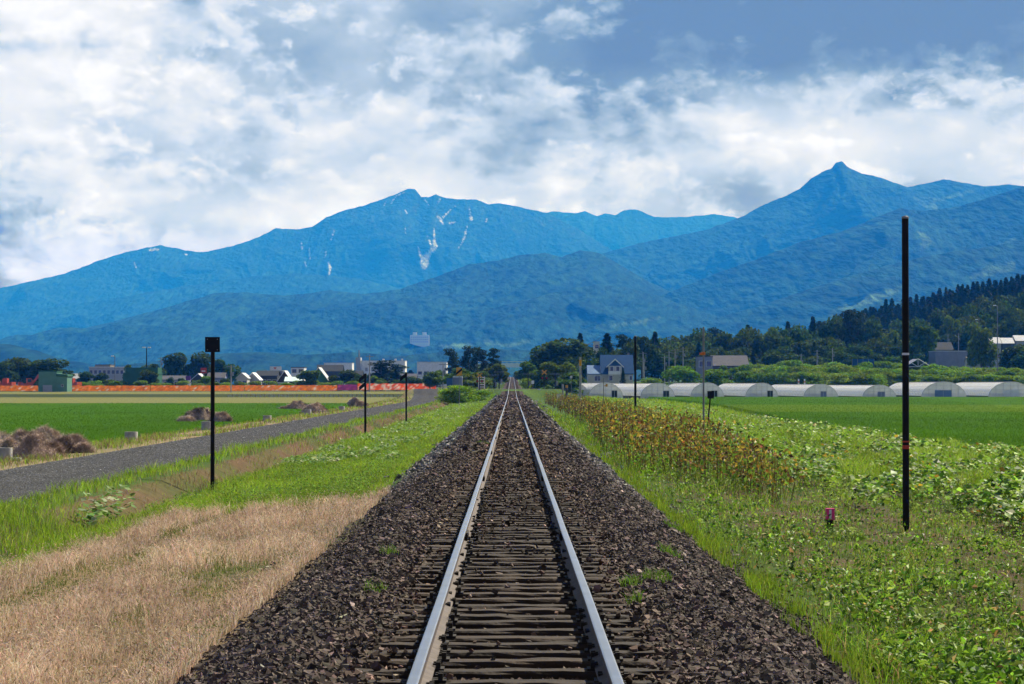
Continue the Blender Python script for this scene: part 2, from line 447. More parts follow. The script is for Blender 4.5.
ridge('mountain_peak', C_CREST, 11000., 2400., 2500., 1000, 200, 2.2, spur=.55, L1=700,
      painter=paint_ski([[(918, 197, 3), (930, 204, 7), (936, 213, 4)], [(935, 200, 2), (955, 196, 1.5), (975, 190, 1)]]))
ridge('forested_ridge', D_CREST, 7700., 1900., 2500., 900, 170, 8.4, spur=.60, L1=800,
      painter=paint_ski([[(1012, 266, 4), (990, 271, 5), (972, 277, 2)], [(902, 288, 2), (880, 296, 4), (850, 306, 4), (830, 314, 2)], [(920, 232, 2), (928, 241, 4), (922, 250, 2)], [(1000, 245, 1), (1015, 240, 2)]]))
_, E_V = ridge('wooded_hill', E_CREST, 8000., 2500., 2200., 1100, 200, 3.7, spur=.3, L1=650, col=(.010, .038, .03),
      painter=paint_ski([[(485, 342, 2), (510, 346, 1.5), (530, 341, 1)], [(440, 347, 1.5), (470, 345, 2.5)], [(610, 326, 1), (640, 322, 1.5), (660, 318, .8)]]))
A2_CREST = [(-400, 345), (-250, 336), (-100, 322), (0, 313), (60, 307), (120, 297), (200, 284), (255, 276), (300, 273), (360, 279), (420, 292), (480, 303), (560, 330), (640, 360)]
E2_CREST = [(200, 372), (270, 358), (330, 347), (400, 334), (440, 322), (480, 311), (520, 301), (560, 291), (598, 284), (625, 287), (660, 296), (700, 311), (780, 334), (860, 352), (950, 372)]
D2_CREST = [(480, 376), (560, 353), (640, 334), (700, 322), (760, 306), (800, 292), (850, 276), (900, 262), (950, 252), (985, 247), (1024, 240), (1100, 236), (1250, 262), (1400, 330)]
ridge('middle_ridge', A2_CREST, 12600., 2300., 1800., 900, 130, 4.4, spur=.60, L1=800, col=(.010, .038, .03))
_, E_V = ridge('wooded_spur', E2_CREST, 6700., 1500., 1500., 800, 130, 9.2, spur=.60, L1=520, col=(.010, .038, .03),
      painter=paint_ski([[(485, 342, 2), (510, 346, 1.5), (530, 341, 1)], [(440, 347, 1.5), (470, 345, 2.5)], [(610, 326, 1), (640, 322, 1.5), (660, 318, .8)]]))
ridge('wooded_flank', D2_CREST, 6300., 1500., 1500., 800, 130, 7.1, spur=.60, L1=520, col=(.010, .038, .03),
      painter=paint_ski([[(1012, 266, 4), (990, 271, 5), (972, 277, 2)], [(902, 288, 2), (880, 296, 4), (850, 306, 4), (830, 314, 2)]]))
ridge('foothill', F_CREST, 4200., 600., 1200., 700, 60, 6.6, spur=.18, L1=420, col=(.008, .03, .022), base=-1.2)

# ================================================================ haze
hz = MB().box(-15500, 15500, -60, 19500, -3.2, 1290)
hm, hn, hout = nt_of('haze')
pv = hn.nodes.new('ShaderNodeVolumePrincipled')
pv.inputs['Color'].default_value = (.013, .24, 1.0, 1); pv.inputs['Density'].default_value = HAZE_DENSITY
pv.inputs['Anisotropy'].default_value = 0.0
pv.inputs['Absorption Color'].default_value = (1, 1, 1, 1)      # air scatters and does not absorb
hn.links.new(pv.outputs[0], hout.inputs['Volume'])
ho = hz.build('haze', hm); ho['kind'] = 'stuff'
# ================================================================ lie of the land
PX = [-400, -60, -18.3, -17.0, -14.1, -13.9, -10.0, -9.7, -9.05, -8.4, -7.9, -5.0, -3.6, -3.05, -1.75, 1.75, 2.95, 3.6, 5.0, 9.0, 11.5, 13.5, 15.5, 17.3, 19.0, 60, 500]
PZ = [-1.2, -1.15, -1.12, -.86, -.75, -.72, -.72, -.75, -.84, -1.22, -1.25, -1.02, -.9, -.84, -.25, -.25, -.84, -.9, -1.0, -1.1, -.98, -.78, -.85, -1.15, -1.2, -1.22, -1.25]

def rail_z(Y):
    Y = np.asarray(Y, dtype=float)
    a = np.clip(Y - 255, 0, 150); z = a * a * .00004                    # 0.9 m up at the crossing
    return z + np.clip(Y - 405, 0, 600) * .0064 + np.where(Y > 1005, 0, 0)

def road_cx(Y):
    return -11.95 - 3.6 * sstep(300, 470, Y)

def ground(x, Y):
    x = np.asarray(x, dtype=float); Y = np.asarray(Y, dtype=float)
    xs = x + 3.6 * sstep(300, 470, Y) * sstep(-7.5, -10.5, x)            # the side road swings away before the crossing
    z = np.interp(xs, PX, PZ)
    z = z + .05 * fbm(x / 3.1, Y / 4.3, 4) * sstep(3.0, 4.0, np.abs(x)) * (1 - sstep(-15.2, -13.7, xs) * sstep(-8.9, -10.1, xs)) * sstep(400, 200, Y)
    # the far edge of the fields: bank up to the road on the left, rising ground on the right
    lf = sstep(-5, -14, x); rt = sstep(5, 14, x)
    z = z + lf * (sstep(505, 522, Y) * .65 + sstep(522, 552, Y) * .42) + lf * sstep(580, 1500, Y) * 1.2
    z = z + rt * (sstep(505, 525, Y) * .9 + sstep(540, 720, Y) * 2.6)
    hill = 33 * sstep(70, 290, x - .0 * Y) * sstep(640, 1080, Y) + 16 * sstep(150, 420, x) * sstep(800, 1300, Y)
    z = z + hill * sstep(3000, 1700, Y)
    # road embankment towards the level crossing
    z = z + sstep(330, 455, Y) * 1.15 * sstep(4.6, 2.2, np.abs(x - road_cx(Y))) * sstep(562, 470, Y)
    # track bed follows the rails
    top = rail_z(Y) - .25 - np.clip(np.abs(x) - 1.75, 0, None) * .5
    z = np.where(Y > 250, np.maximum(z, top), z)
    # the road that crosses the line
    xr = sstep(384, 393, Y) * sstep(412, 403, Y) * sstep(-19, -16, x) * sstep(12, 7.5, x)
    z = z * (1 - xr) + np.maximum(z, rail_z(398.) - .03) * xr
    return z

def gz(x, Y):
    return float(ground(np.array([x]), np.array([Y]))[0])

# ---------------------------------------------------------------- ground sheet
def lerpc(c, k, col):
    return c * (1 - k[:, None]) + np.array(col) * k[:, None]

ys = np.concatenate([np.linspace(8, 60, 330), 60 * (420 / 60) ** np.linspace(0, 1, 420)[1:], np.linspace(420, 680, 110)[1:], 680 * (9000 / 680) ** np.linspace(0, 1, 110)[1:]])
ts = np.concatenate([-np.geomspace(24, 9000, 70)[::-1], np.linspace(-24, 24, 620)[1:-1], np.geomspace(24, 9000, 90)])
GX, GY = np.meshgrid(ts, ys)
GXf, GYf = GX.ravel(), GY.ravel()
GZ = ground(GXf, GYf)
n1 = fbm(GXf / 1.3, GYf / 1.9, 5); n2 = fbm(GXf / 5.5 + 9, GYf / 8.5, 4); n3 = fbm(GXf / 40, GYf / 60, 4)
gc = np.ones((len(GXf), 3)) * np.array([.055, .10, .02]) * (1 + .5 * n2)[:, None]
xs_ = GXf + 3.6 * sstep(300, 470, GYf) * sstep(-7.5, -10.5, GXf)
dry = sstep(-7.7, -7.2, xs_ + n1 * .5) * sstep(-2.2, -2.5, xs_) * sstep(53.5, 51.5, GYf + n1 * 1.5)
gc = lerpc(gc, dry, (.20, .145, .085)); gc = lerpc(gc, dry * np.clip(n2 * 1.8 - .1, 0, .8), (.06, .085, .03))
bank = sstep(-9.3, -9.05, xs_ + n1 * .25) * sstep(-7.8, -8.2, xs_ + n1 * .3) * np.clip(.75 + n2 * 1.2, 0, 1)
gc = lerpc(gc, bank, (.115, .075, .045))
verge = sstep(-17.9, -17.0, xs_ + n1 * .5) * sstep(-13.7, -14.1, xs_ + n1 * .3) * np.clip(.75 + n2 * .9, 0, 1)
gc = lerpc(gc, verge, (.26, .20, .125))
rsoil = sstep(3.7, 4.3, GXf) * sstep(15, 11, GXf) * sstep(110, 70, GYf) * np.clip(.55 + n1 * 1.1 + n2 * .7, 0, 1)
gc = lerpc(gc, sstep(2.7, 3.0, GXf) * sstep(15, 11, GXf) * sstep(120, 80, GYf) * .8, (.05, .075, .018)); gc = lerpc(gc, rsoil, (.095, .066, .042))
tanf = sstep(-14, -20, xs_) * sstep(312, 316, GYf)
gc = lerpc(gc, tanf, (.15, .155, .052)); gc = lerpc(gc, tanf * sstep(503, 507, GYf) * sstep(524, 518, GYf), (.04, .055, .016))
gc = lerpc(gc, sstep(-14, -20, xs_) * sstep(548, 552, GYf), (.07, .075, .035))
far = sstep(1400, 2500, GYf); gc = lerpc(gc, far, (.03, .06, .02))
m_ground = mat_attr('soil_and_turf', rough=.95, spec=.05, tint_noise=(3.5, .65, 1.35), bump=.8, bump_scale=7, dist=.06)
go = link('ground', np_mesh('ground', np.stack([GXf, GYf, GZ], -1), grid_faces(len(ts), len(ys)), gc, m_ground, True)); go['kind'] = 'structure'

def ribbon(name, xa, xb, ys_, nx, lift, material, crown=0.0, colf=None):
    """a sheet laid on the ground between the side lines xa(Y) and xb(Y)"""
    Yg = np.repeat(ys_, nx); t = np.tile(np.linspace(0, 1, nx), len(ys_))
    X = xa(Yg) + (xb(Yg) - xa(Yg)) * t
    Z = ground(X, Yg) + lift + crown * (1 - (2 * t - 1) ** 2)
    c = colf(X, Yg, t) if colf else None
    o = link(name, np_mesh(name, np.stack([X, Yg, Z], -1), grid_faces(nx, len(ys_)), c, material, True)); o['kind'] = 'structure'
    return o

# gravel side road
def roadcol(X, Y, t):
    n = fbm(X / .9, Y / 2.6, 5)
    c = np.ones((len(X), 3)) * np.array([.052, .053, .056]) * (1 + .35 * n)[:, None]
    wheel = np.exp(-((t - .27) / .09) ** 2) + np.exp(-((t - .73) / .09) ** 2)
    return c * (1 - .16 * wheel)[:, None]
m_road = mat_attr('grey_gravel', rough=.95, spec=.08, tint_noise=(5, .35, 1.8), bump=1.0, bump_scale=16, dist=.05)
yr = np.concatenate([np.linspace(40, 200, 500), np.linspace(200, 470, 150)[1:]])
ribbon('gravel_road', lambda Y: road_cx(Y) - 1.95 + .12 * fbm(Y / 2.2, Y * 0, 3), lambda Y: road_cx(Y) + 1.95 + .12 * fbm(Y / 2.2, Y * 0 + 5, 3), yr, 40, .012, m_road, .04, roadcol)
# the road that crosses the line, and the road behind the fields
m_asph = mat('old_asphalt', (.11, .11, .11), (.07, .07, .072), 2.5, .9, bump=.2)
def flat_road(name, x0, x1, y0, y1, zf, n=60):
    xs2 = np.linspace(x0, x1, n); V = []
    for yv in (y0, y1):
        V.append(np.stack([xs2, np.full(n, yv), zf(xs2, np.full(n, yv))], -1))
    o = link(name, np_mesh(name, np.concatenate(V), grid_faces(n, 2), None, m_asph)); o['kind'] = 'structure'
flat_road('crossing_road', -17, 9, 394.5, 401.5, lambda x, y: np.maximum(ground(x, np.full(len(x), 398.)), rail_z(398.) - .03) + .03)

# ---------------------------------------------------------------- the railway
m_railside = mat('rusty_rail_side', (.125, .10, .092), (.08, .062, .055), 9, .75, bump=.15, streak=True)
m_railtop = mat('polished_rail_head', (.42, .44, .47), (.34, .355, .38), 2.2, .33, metal=1.0)
m_plate = mat('rusty_iron', (.025, .019, .016), (.012, .010, .009), 22, .75, bump=.3)
m_wood = mat('tarred_sleeper_wood', (.038, .025, .018), (.013, .009, .007), 3.0, .85, bump=.9, bump_scale=14, dist=.02)
m_wood2 = mat('bleached_sleeper_wood', (.105, .08, .064), (.03, .023, .018), 3.4, .85, bump=.9, bump_scale=14, dist=.02)
m_wood3 = mat('brown_sleeper_wood', (.052, .033, .022), (.018, .012, .009), 3.2, .85, bump=.9, bump_scale=14, dist=.02)

track = empty('railway_track', (0, 0, 0), 0, 'single railway track, polished rails on dark wooden sleepers, straight down the middle', 'railway track')
GA = 1.132 / 2
def rail_mesh():
    prof = [(-.0635, -.153), (.0635, -.153), (.0635, -.141), (.012, -.122), (.008, -.045), (.030, -.036), (.0325, -.006), (.028, -.001), (.022, 0.0),
            (-.022, 0.0), (-.028, -.001), (-.0325, -.006), (-.030, -.036), (-.008, -.045), (-.012, -.122), (-.0635, -.141)]
    n = len(prof); yy = np.concatenate([np.linspace(9, 250, 120), np.linspace(250, 1000, 151)[1:]])
    wob = .010 * fbm(yy / 11, yy * 0 + 2, 2); V = []; Q = []; mi = []
    rz = rail_z(yy)
    for i in range(len(yy)):
        for (x, z) in prof: V.append((x + wob[i], yy[i], z + rz[i]))
    for i in range(len(yy) - 1):
        for k in range(n):
            k2 = (k + 1) % n
            Q.append((i * n + k, i * n + k2, (i + 1) * n + k2, (i + 1) * n + k)); mi.append(1 if k in (6, 7, 8, 9, 10) else 0)
    me = np_mesh('rail', np.array(V), np.array(Q)[:, ::-1])
    me.materials.append(m_railside); me.materials.append(m_railtop); me.polygons.foreach_set('material_index', mi)
    return me
rme = rail_mesh()
jm = MB()
for sx_ in (-1, 1):
    jm.box(sx_ * .026 - .022, sx_ * .026 + .022, -.30, .30, -.125, -.040)
    for q in (-.2, -.07, .07, .2):
        jm.tube([(sx_ * .026, q, -.082), (sx_ * .052, q, -.082)], .016, 6)
jm.box(-.10, .10, -.18, .18, -.163, -.1535)
jme = jm.mesh('fishplate', m_plate)
for sx_ in (-1, 1):
    ro = link('rail', rme, track, (sx_ * GA, 0, 0))
    for k in range(13):
        Yj = 27.6 + 16.7 * k
        j = link('fishplate', jme, ro, (0, Yj, float(rail_z(Yj))))

SP = .512
def sleeper_mesh(seed, m, far=False):
    r = np.random.default_rng(seed); nx = 15; Ls = 1.05
    xs3 = np.linspace(-Ls, Ls, nx); wv = .102 + .006 * r.standard_normal(nx); V = []
    for i, x in enumerate(xs3):
        e = .012 * r.standard_normal(4); d = .006 * r.standard_normal()
        V += [(x, -wv[i] + e[0] * .5, -.14), (x, -wv[i] + e[1] * .6, -.018 + e[2] * .3), (x, -wv[i] + .018, d * .5), (x, wv[i] - .018, d * .5 + e[3] * .2), (x, wv[i], -.02), (x, wv[i], -.14)]
    Q = []
    for i in range(nx - 1):
        for k in range(5):
            Q.append((i * 6 + k, i * 6 + k + 1, (i + 1) * 6 + k + 1, (i + 1) * 6 + k))
    Q += [(0, 5, 4, 1), (1, 4, 3, 2)]; b = (nx - 1) * 6; Q += [(b + 1, b + 4, b + 5, b), (b + 2, b + 3, b + 4, b + 1)]
    return np_mesh('sleeper', np.array(V), np.array(Q)[:, ::-1], None, m)
smesh = [sleeper_mesh(k, [m_wood, m_wood, m_wood3, m_wood, m_wood2, m_wood3, m_wood, m_wood][k % 8]) for k in range(16)]
tp = MB().box(-.115, .115, -.075, .075, .0005, .014)
for sx_, sy_ in ((-1, -.05), (1, .05), (-1, .05), (1, -.05)):
    tp.box(sx_ * .079 - .014, sx_ * .079 + .014, sy_ - .017, sy_ + .017, .014, .055)
    tp.box(sx_ * .068 - .022, sx_ * .068 + .022, sy_ - .014, sy_ + .014, .034, .047)
tpm = tp.mesh('tie_plate', m_plate)
r_ = np.random.default_rng(11)
SL_Y = []
for k in range(100):
    Ys = 10.2 + SP * k + .012 * r_.standard_normal(); SL_Y.append(Ys)
    s_ = link('sleeper', smesh[int(r_.integers(16))], track, (.03 * r_.standard_normal(), Ys, -.168 + .006 * r_.standard_normal())); s_.rotation_euler = (0, 0, .008 * r_.standard_normal())
    if k < 62:
        for sx_ in (-1, 1): link('tie_plate', tpm, s_, (sx_ * GA, 0, 0))
# the sleepers beyond: hundreds more
V = []; Q = []; b = 0
base = np.array([v.co[:] for v in smesh[0].vertices]); bq = np.array([p.vertices[:] for p in smesh[0].polygons])
cs = []
for k in range(100, 1600):
    Ys = 10.2 + SP * k
    V.append(base * (1, 1, 1) + (.04 * r_.standard_normal(), Ys, -.168 + float(rail_z(Ys)) + .012 * r_.standard_normal())); Q.append(bq + b); b += len(base)
    cs.append(np.ones((len(base), 3)) * np.array([[.07, .05, .038], [.11, .08, .06], [.17, .14, .115]][int(r_.choice(3, p=[.5, .35, .15]))]))
m_slf = mat_attr('weathered_wood', rough=.85, tint_noise=(4, .6, 1.4))
fs = link('sleepers', np_mesh('sleepers', np.concatenate(V), np.concatenate(Q), np.concatenate(cs), m_slf), track); fs['kind'] = 'stuff'

# ---------------------------------------------------------------- ballast: bed and stones
def bed_z(x, Y):
    ax = np.abs(x)
    crib = -.18 - .066 * sstep(64, 26, Y) * sstep(1.05, .75, ax)      # thin between the near sleepers
    z = np.where(ax < 1.15, crib, -.17 - .015 * np.clip(ax - 1.15, 0, .5))
    z = np.where(ax > 1.6, -.178 - (ax - 1.6) * .50, z)
    return z + rail_z(Y)
xb_ = np.linspace(-3.15, 3.15, 90); yb_ = np.concatenate([np.linspace(9, 70, 500), np.linspace(70, 400, 500)[1:], np.linspace(400, 1000, 120)[1:]])
BX, BY = np.meshgrid(xb_, yb_); BXf, BYf = BX.ravel(), BY.ravel()
def bcol(x, Y):
    ax = np.abs(x)
    rust = np.exp(-((ax - .56) / .42) ** 2)
    n = fbm(x / .5, Y / 1.3, 3)
    c = np.ones((len(x), 3)) * np.array([.074, .057, .050])
    c = lerpc(c, np.clip(rust * 1.0 + n * .25, 0, .92), (.098, .066, .050))
    c = lerpc(c, np.exp(-(x / .22) ** 2) * sstep(40, 60, Y) * .6, (.10, .082, .07))
    c = lerpc(c, sstep(1.7, 2.3, ax) * sstep(35, 75, Y) * .85, (.185, .175, .18))
    return c
BZ = bed_z(BXf, BYf) + .018 * fbm(BXf / .16, BYf / .25, 3) - .02
edge = sstep(2.85, 3.1, np.abs(BXf) + .12 * fbm(BXf, BYf / .8, 3))
BZ = BZ - edge * .12
m_bed = mat_attr('ballast_bed', rough=.95, spec=.05, tint_noise=(14, .35, 1.6), bump=1.0, bump_scale=17, dist=.09)
bo = link('ballast_bed', np_mesh('ballast_bed', np.stack([BXf, BYf, BZ], -1), grid_faces(len(xb_), len(yb_)), bcol(BXf, BYf) * .85, m_bed, True)); bo['kind'] = 'structure'

def stones(n, ya, yb, pw, size, seed, xlim=2.95):
    r = np.random.default_rng(seed)
    q = r.random(n); Y = (ya ** (1 - pw) + q * (yb ** (1 - pw) - ya ** (1 - pw))) ** (1 / (1 - pw))
    x = r.uniform(-xlim, xlim, n)
    x = np.where(np.abs(x) > 2.6, x + .2 * r.standard_normal(n), x)
    near_rail = np.abs(np.abs(x) - GA) < .115
    dk = np.abs(((Y - 10.2) / SP + .5) % 1 - .5) * SP                    # distance to the nearest sleeper's centre line
    onsl = (dk < .105) & (np.abs(x) < 1.08)
    keep = ~near_rail & (~onsl | (r.random(n) < np.where(np.abs(x) > .68, .05 + .22 * sstep(.7, 1.1, np.abs(x)), np.clip((Y - 22) / 90, .012, .35))))
    x, Y, onsl = x[keep], Y[keep], onsl[keep]; n = len(x)
    s = size * np.exp(.28 * r.standard_normal(n)) * (np.maximum(Y, 34) / 34) ** .55
    z = bed_z(x, Y) + s * .12 + .02 * r.random(n)
    z = np.where(onsl, -.168 + rail_z(Y) + s * .3, z)
    z = np.where(np.abs(x) > 2.9, np.maximum(ground(x, Y), bed_z(x, Y)) + s * .2, z)
    cube = np.array([(-1, -1, -1), (1, -1, -1), (1, 1, -1), (-1, 1, -1), (-1, -1, 1), (1, -1, 1), (1, 1, 1), (-1, 1, 1)], float)
    P = cube[None] * r.uniform(.35, 1.0, (n, 8, 3)) * np.array([1, .85, .62])
    a = r.uniform(0, 2 * math.pi, n); t = r.normal(0, .55, n); t2 = r.normal(0, .55, n)
    def rot(P, i, j, an):
        c, s_ = np.cos(an)[:, None], np.sin(an)[:, None]
        A, B = P[..., i].copy(), P[..., j].copy(); P[..., i] = A * c - B * s_; P[..., j] = A * s_ + B * c
    rot(P, 1, 2, t); rot(P, 0, 2, t2); rot(P, 0, 1, a)
    P = P * (s / 2)[:, None, None] + np.stack([x, Y, z], -1)[:, None]
    f = np.array([(0, 3, 2, 1), (4, 5, 6, 7), (0, 1, 5, 4), (1, 2, 6, 5), (2, 3, 7, 6), (3, 0, 4, 7)])
    T = (f[None] + (np.arange(n) * 8)[:, None, None]).reshape(-1, 4)
    c = bcol(x, Y) * np.exp(.55 * r.standard_normal((n, 1))) * (1 + .06 * r.standard_normal((n, 3)))
    lightst = r.random(n) < .035; c[lightst] = c[lightst] * 1.8 + .03
    return P.reshape(-1, 3), T, np.repeat(c, 8, 0)
A_ = stones(150000, 11, 62, 1.25, .046, 21); B_ = stones(36000, 62, 330, 1.5, .068, 22)
SV = np.concatenate([A_[0], B_[0]]); ST = np.concatenate([A_[1], B_[1] + len(A_[0])]); SC = np.concatenate([A_[2], B_[2]])
m_stone = mat_attr('crushed_stone', rough=.88, spec=.2, tint_noise=(35, .7, 1.3))
st = link('ballast_stones', np_mesh('ballast_stones', SV, ST, SC, m_stone)); st['kind'] = 'stuff'

# loose grey gravel on the side road
def gravel(n, seed):
    r = np.random.default_rng(seed); q = r.random(n); a_, b_ = 42 ** -.7, 300 ** -.7; Y = (a_ + q * (b_ - a_)) ** (-1 / .7)
    x = road_cx(Y) + r.uniform(-2.1, 2.1, n); s = .026 * np.exp(.3 * r.standard_normal(n)) * (Y / 45) ** .7
    o_ = np.array([(-1, -.6, 0), (1, -.7, 0), (.8, .7, 0), (-.7, .8, 0), (0, 0, .45)]); P = o_[None] * r.uniform(.6, 1.1, (n, 5, 3)) * (s / 2)[:, None, None]
    P = P + np.stack([x, Y, ground(x, Y) + .012 + .04 * np.clip(1 - ((x - road_cx(Y)) / 1.95) ** 2, 0, 1)], -1)[:, None]
    T = (np.array([(0, 1, 4), (1, 2, 4), (2, 3, 4), (3, 0, 4)])[None] + (np.arange(n) * 5)[:, None, None]).reshape(-1, 3)
    c = np.array([.115, .118, .122]) * np.exp(.55 * r.standard_normal((n, 1)))
    o = link('road_gravel', np_mesh('road_gravel', P.reshape(-1, 3), T, np.repeat(c, 5, 0), m_stone)); o['kind'] = 'stuff'
gravel(70000, 77)

def place(px, py, ya=14., yb=1600.):
    """where the line of sight through a pixel meets the ground: (x, Y, z)"""
    Yg = np.geomspace(ya, yb, 3000); xg = (px - CX) * Yg / F
    d = ground(xg, Yg) - (CZ - (py - HY) * Yg / F)
    k = np.argmax(d > 0) if (d > 0).any() else len(Yg) - 1
    return float(xg[k]), float(Yg[k]), float(ground(xg[k:k + 1], Yg[k:k + 1])[0])
# ================================================================ grasses, weeds and crops (stuff)
def sample(n, xa, xb, ya, yb, pw, seed):
    r = np.random.default_rng(seed); q = r.random(n)
    Y = (ya ** (1 - pw) + q * (yb ** (1 - pw) - ya ** (1 - pw))) ** (1 / (1 - pw))
    xa_ = xa(Y) if callable(xa) else np.full(n, xa); xb_ = xb(Y) if callable(xb) else np.full(n, xb)
    return xa_ + (xb_ - xa_) * r.random(n), Y, r

def pick(r, n, pal, jit=.18):
    """a colour per plant from a palette [(weight, rgb)...]"""
    w_ = np.array([p[0] for p in pal], float); w_ /= w_.sum()
    c = np.array([p[1] for p in pal])[r.choice(len(pal), n, p=w_)]
    return c * np.exp(jit * r.standard_normal((n, 1))) * (1 + .08 * r.standard_normal((n, 3)))

def blades(x, y, z, h, wd, lean, r, col, tipcol=None, seg=2):
    n = len(x); a = r.uniform(0, 2 * math.pi, n); la = r.uniform(0, 2 * math.pi, n)
    px, py = np.cos(a) * wd / 2, np.sin(a) * wd / 2
    lx, ly = np.cos(la) * lean * h, np.sin(la) * lean * h
    P0 = np.stack([x - px, y - py, z - .02], -1); P1 = np.stack([x + px, y + py, z - .02], -1)
    if seg == 2:
        m = np.stack([x + lx * .3, y + ly * .3, z + h * .58], -1); k = np.stack([px, py, px * 0], -1) * .8
        t = np.stack([x + lx, y + ly, z + h * np.sqrt(np.clip(1 - lean ** 2 * .5, .2, 1))], -1)
        V = np.stack([P0, P1, m - k, m + k, t], 1).reshape(-1, 3)
        f = np.array([(0, 1, 3), (0, 3, 2), (2, 3, 4)]); nv = 5
    else:
        t = np.stack([x + lx, y + ly, z + h], -1)
        V = np.stack([P0, P1, t], 1).reshape(-1, 3); f = np.array([(0, 1, 2)]); nv = 3
    T = (f[None] + (np.arange(n) * nv)[:, None, None]).reshape(-1, 3)
    C = np.repeat(col[:, None], nv, 1)
    if tipcol is not None: C[:, -1] = tipcol; C[:, -2] = (C[:, -2] + tipcol) / 2 if seg == 2 else C[:, -2]
    return V, T, C.reshape(-1, 3)

def leaves(P, size, r, col, tilt=.6, aspect=.7, fold=.15):
    """one folded leaf (two triangles) per point"""
    n = len(P); a = r.uniform(0, 2 * math.pi, n); t = r.normal(0, tilt, n); t2 = r.normal(0, tilt, n)
    L = np.array([(-.5, 0, 0), (0, -.5 * aspect, fold), (.5, 0, 0), (0, .5 * aspect, fold)])
    Q = np.repeat(L[None], n, 0) * size[:, None, None]
    def rot(P_, i, j, an):
        c, s_ = np.cos(an)[:, None], np.sin(an)[:, None]
        A, B = P_[..., i].copy(), P_[..., j].copy(); P_[..., i] = A * c - B * s_; P_[..., j] = A * s_ + B * c
    rot(Q, 1, 2, t); rot(Q, 0, 2, t2); rot(Q, 0, 1, a)
    V = (Q + P[:, None]).reshape(-1, 3)
    T = (np.array([(0, 1, 2), (0, 2, 3)])[None] + (np.arange(n) * 4)[:, None, None]).reshape(-1, 3)
    return V, T, np.repeat(col, 4, 0)

def join(parts):
    V = []; T = []; C = []; b = 0
    for v, t, c in parts:
        V.append(v); T.append(t + b); C.append(c); b += len(v)
    return np.concatenate(V), np.concatenate(T), np.concatenate(C)

def stuff(name, parts, m):
    V, T, C = join(parts) if isinstance(parts, list) else parts
    o = link(name, np_mesh(name, V, T, C, m)); o['kind'] = 'stuff'; return o

m_grass = mat_attr('grass_blades', rough=.6, spec=.07, translucent=.45)
m_straw = mat_attr('straw_blades', rough=.7, spec=.1, translucent=.4)
m_leaf = mat_attr('weed_leaves', rough=.5, spec=.16, translucent=.38)
fw = lambda Y, w0, k=.55: np.maximum(w0, k * Y / F)            # no blade thinner than about half a pixel far off
xshift = lambda Y: 3.6 * sstep(300, 470, Y)

# ---- dry, bleached grass on the left, cut square at its far end
x, Y, r = sample(190000, -8.1, -2.5, 12.5, 54, 1.35, 31)
n1 = fbm(x / .8, Y / 1.6, 4); n2 = fbm(x / 2.4 + 9, Y / 5.5, 3)
xe = x + .45 * fbm(x * 0 + 3, Y / 2.2, 3)
swale = np.zeros(len(x))                                            # green hollows running through it
for pl, wd_ in [([(-40, 622), (0, 610), (40, 597), (88, 574), (118, 566)], .42), ([(205, 575), (232, 574), (262, 572)], .38), ([(205, 592), (225, 600)], .25), ([(165, 540), (200, 525), (240, 512)], .2)]:
    pts = [place(*q)[:2] for q in pl]
    swale = np.maximum(swale, np.clip(1.35 - poly_mask(x, Y / 4, [(a, b / 4, 0) for a, b in pts]) / wd_ + .6 * n1, 0, 1))
pat = sstep(.28, .5, fbm(x / 1.2 + 31, Y / 3.2, 3)) * .8
k = (xe > -7.6) & (xe < -2.62 + .22 * n1) & (Y + n1 * 1.3 < 52.3) & (r.random(len(x)) > .5 * swale) & (r.random(len(x)) > pat * .45) & (r.random(len(x)) < .72 + .8 * n1)
x, Y, n1, n2, swale, pat = x[k], Y[k], n1[k], n2[k], swale[k], pat[k]; n = len(x)
c = pick(r, n, [(5, (.54, .41, .31)), (4, (.45, .33, .245)), (1.5, (.31, .215, .15)), (2.5, (.64, .52, .41)), (.5, (.2, .21, .08))], .2) * (1 + .45 * n2 + .3 * n1)[:, None]
gr = (r.random(n) < np.clip(swale * 1.0 + pat * .35 + .02, 0, .97)); c[gr] = pick(r, int(gr.sum()), [(1, (.07, .11, .02)), (1, (.13, .19, .03))])
h = (.12 + .14 * r.random(n) ** 2) * (1 + .8 * n2 + .7 * n1) * (1 - .72 * swale)
dryp = [blades(x, Y, ground(x, Y), np.clip(h, .05, .5), fw(Y, .0055, .5), .35 + .75 * r.random(n), r, c, np.clip(c * 1.15, 0, 1))]
# feathery seed heads
m_ = r.random(n) < .35; xs2, Y2 = x[m_], Y[m_]; n_ = len(xs2)
hp = leaves(np.stack([xs2 + .03 * r.standard_normal(n_), Y2 + .03 * r.standard_normal(n_), ground(xs2, Y2) + h[m_] * (1.0 + .2 * r.random(n_))], -1), .03 + .03 * r.random(n_), r, c[m_] * 1.02, 1.3, .14)
stuff('dry_grass', dryp + [hp], m_straw)

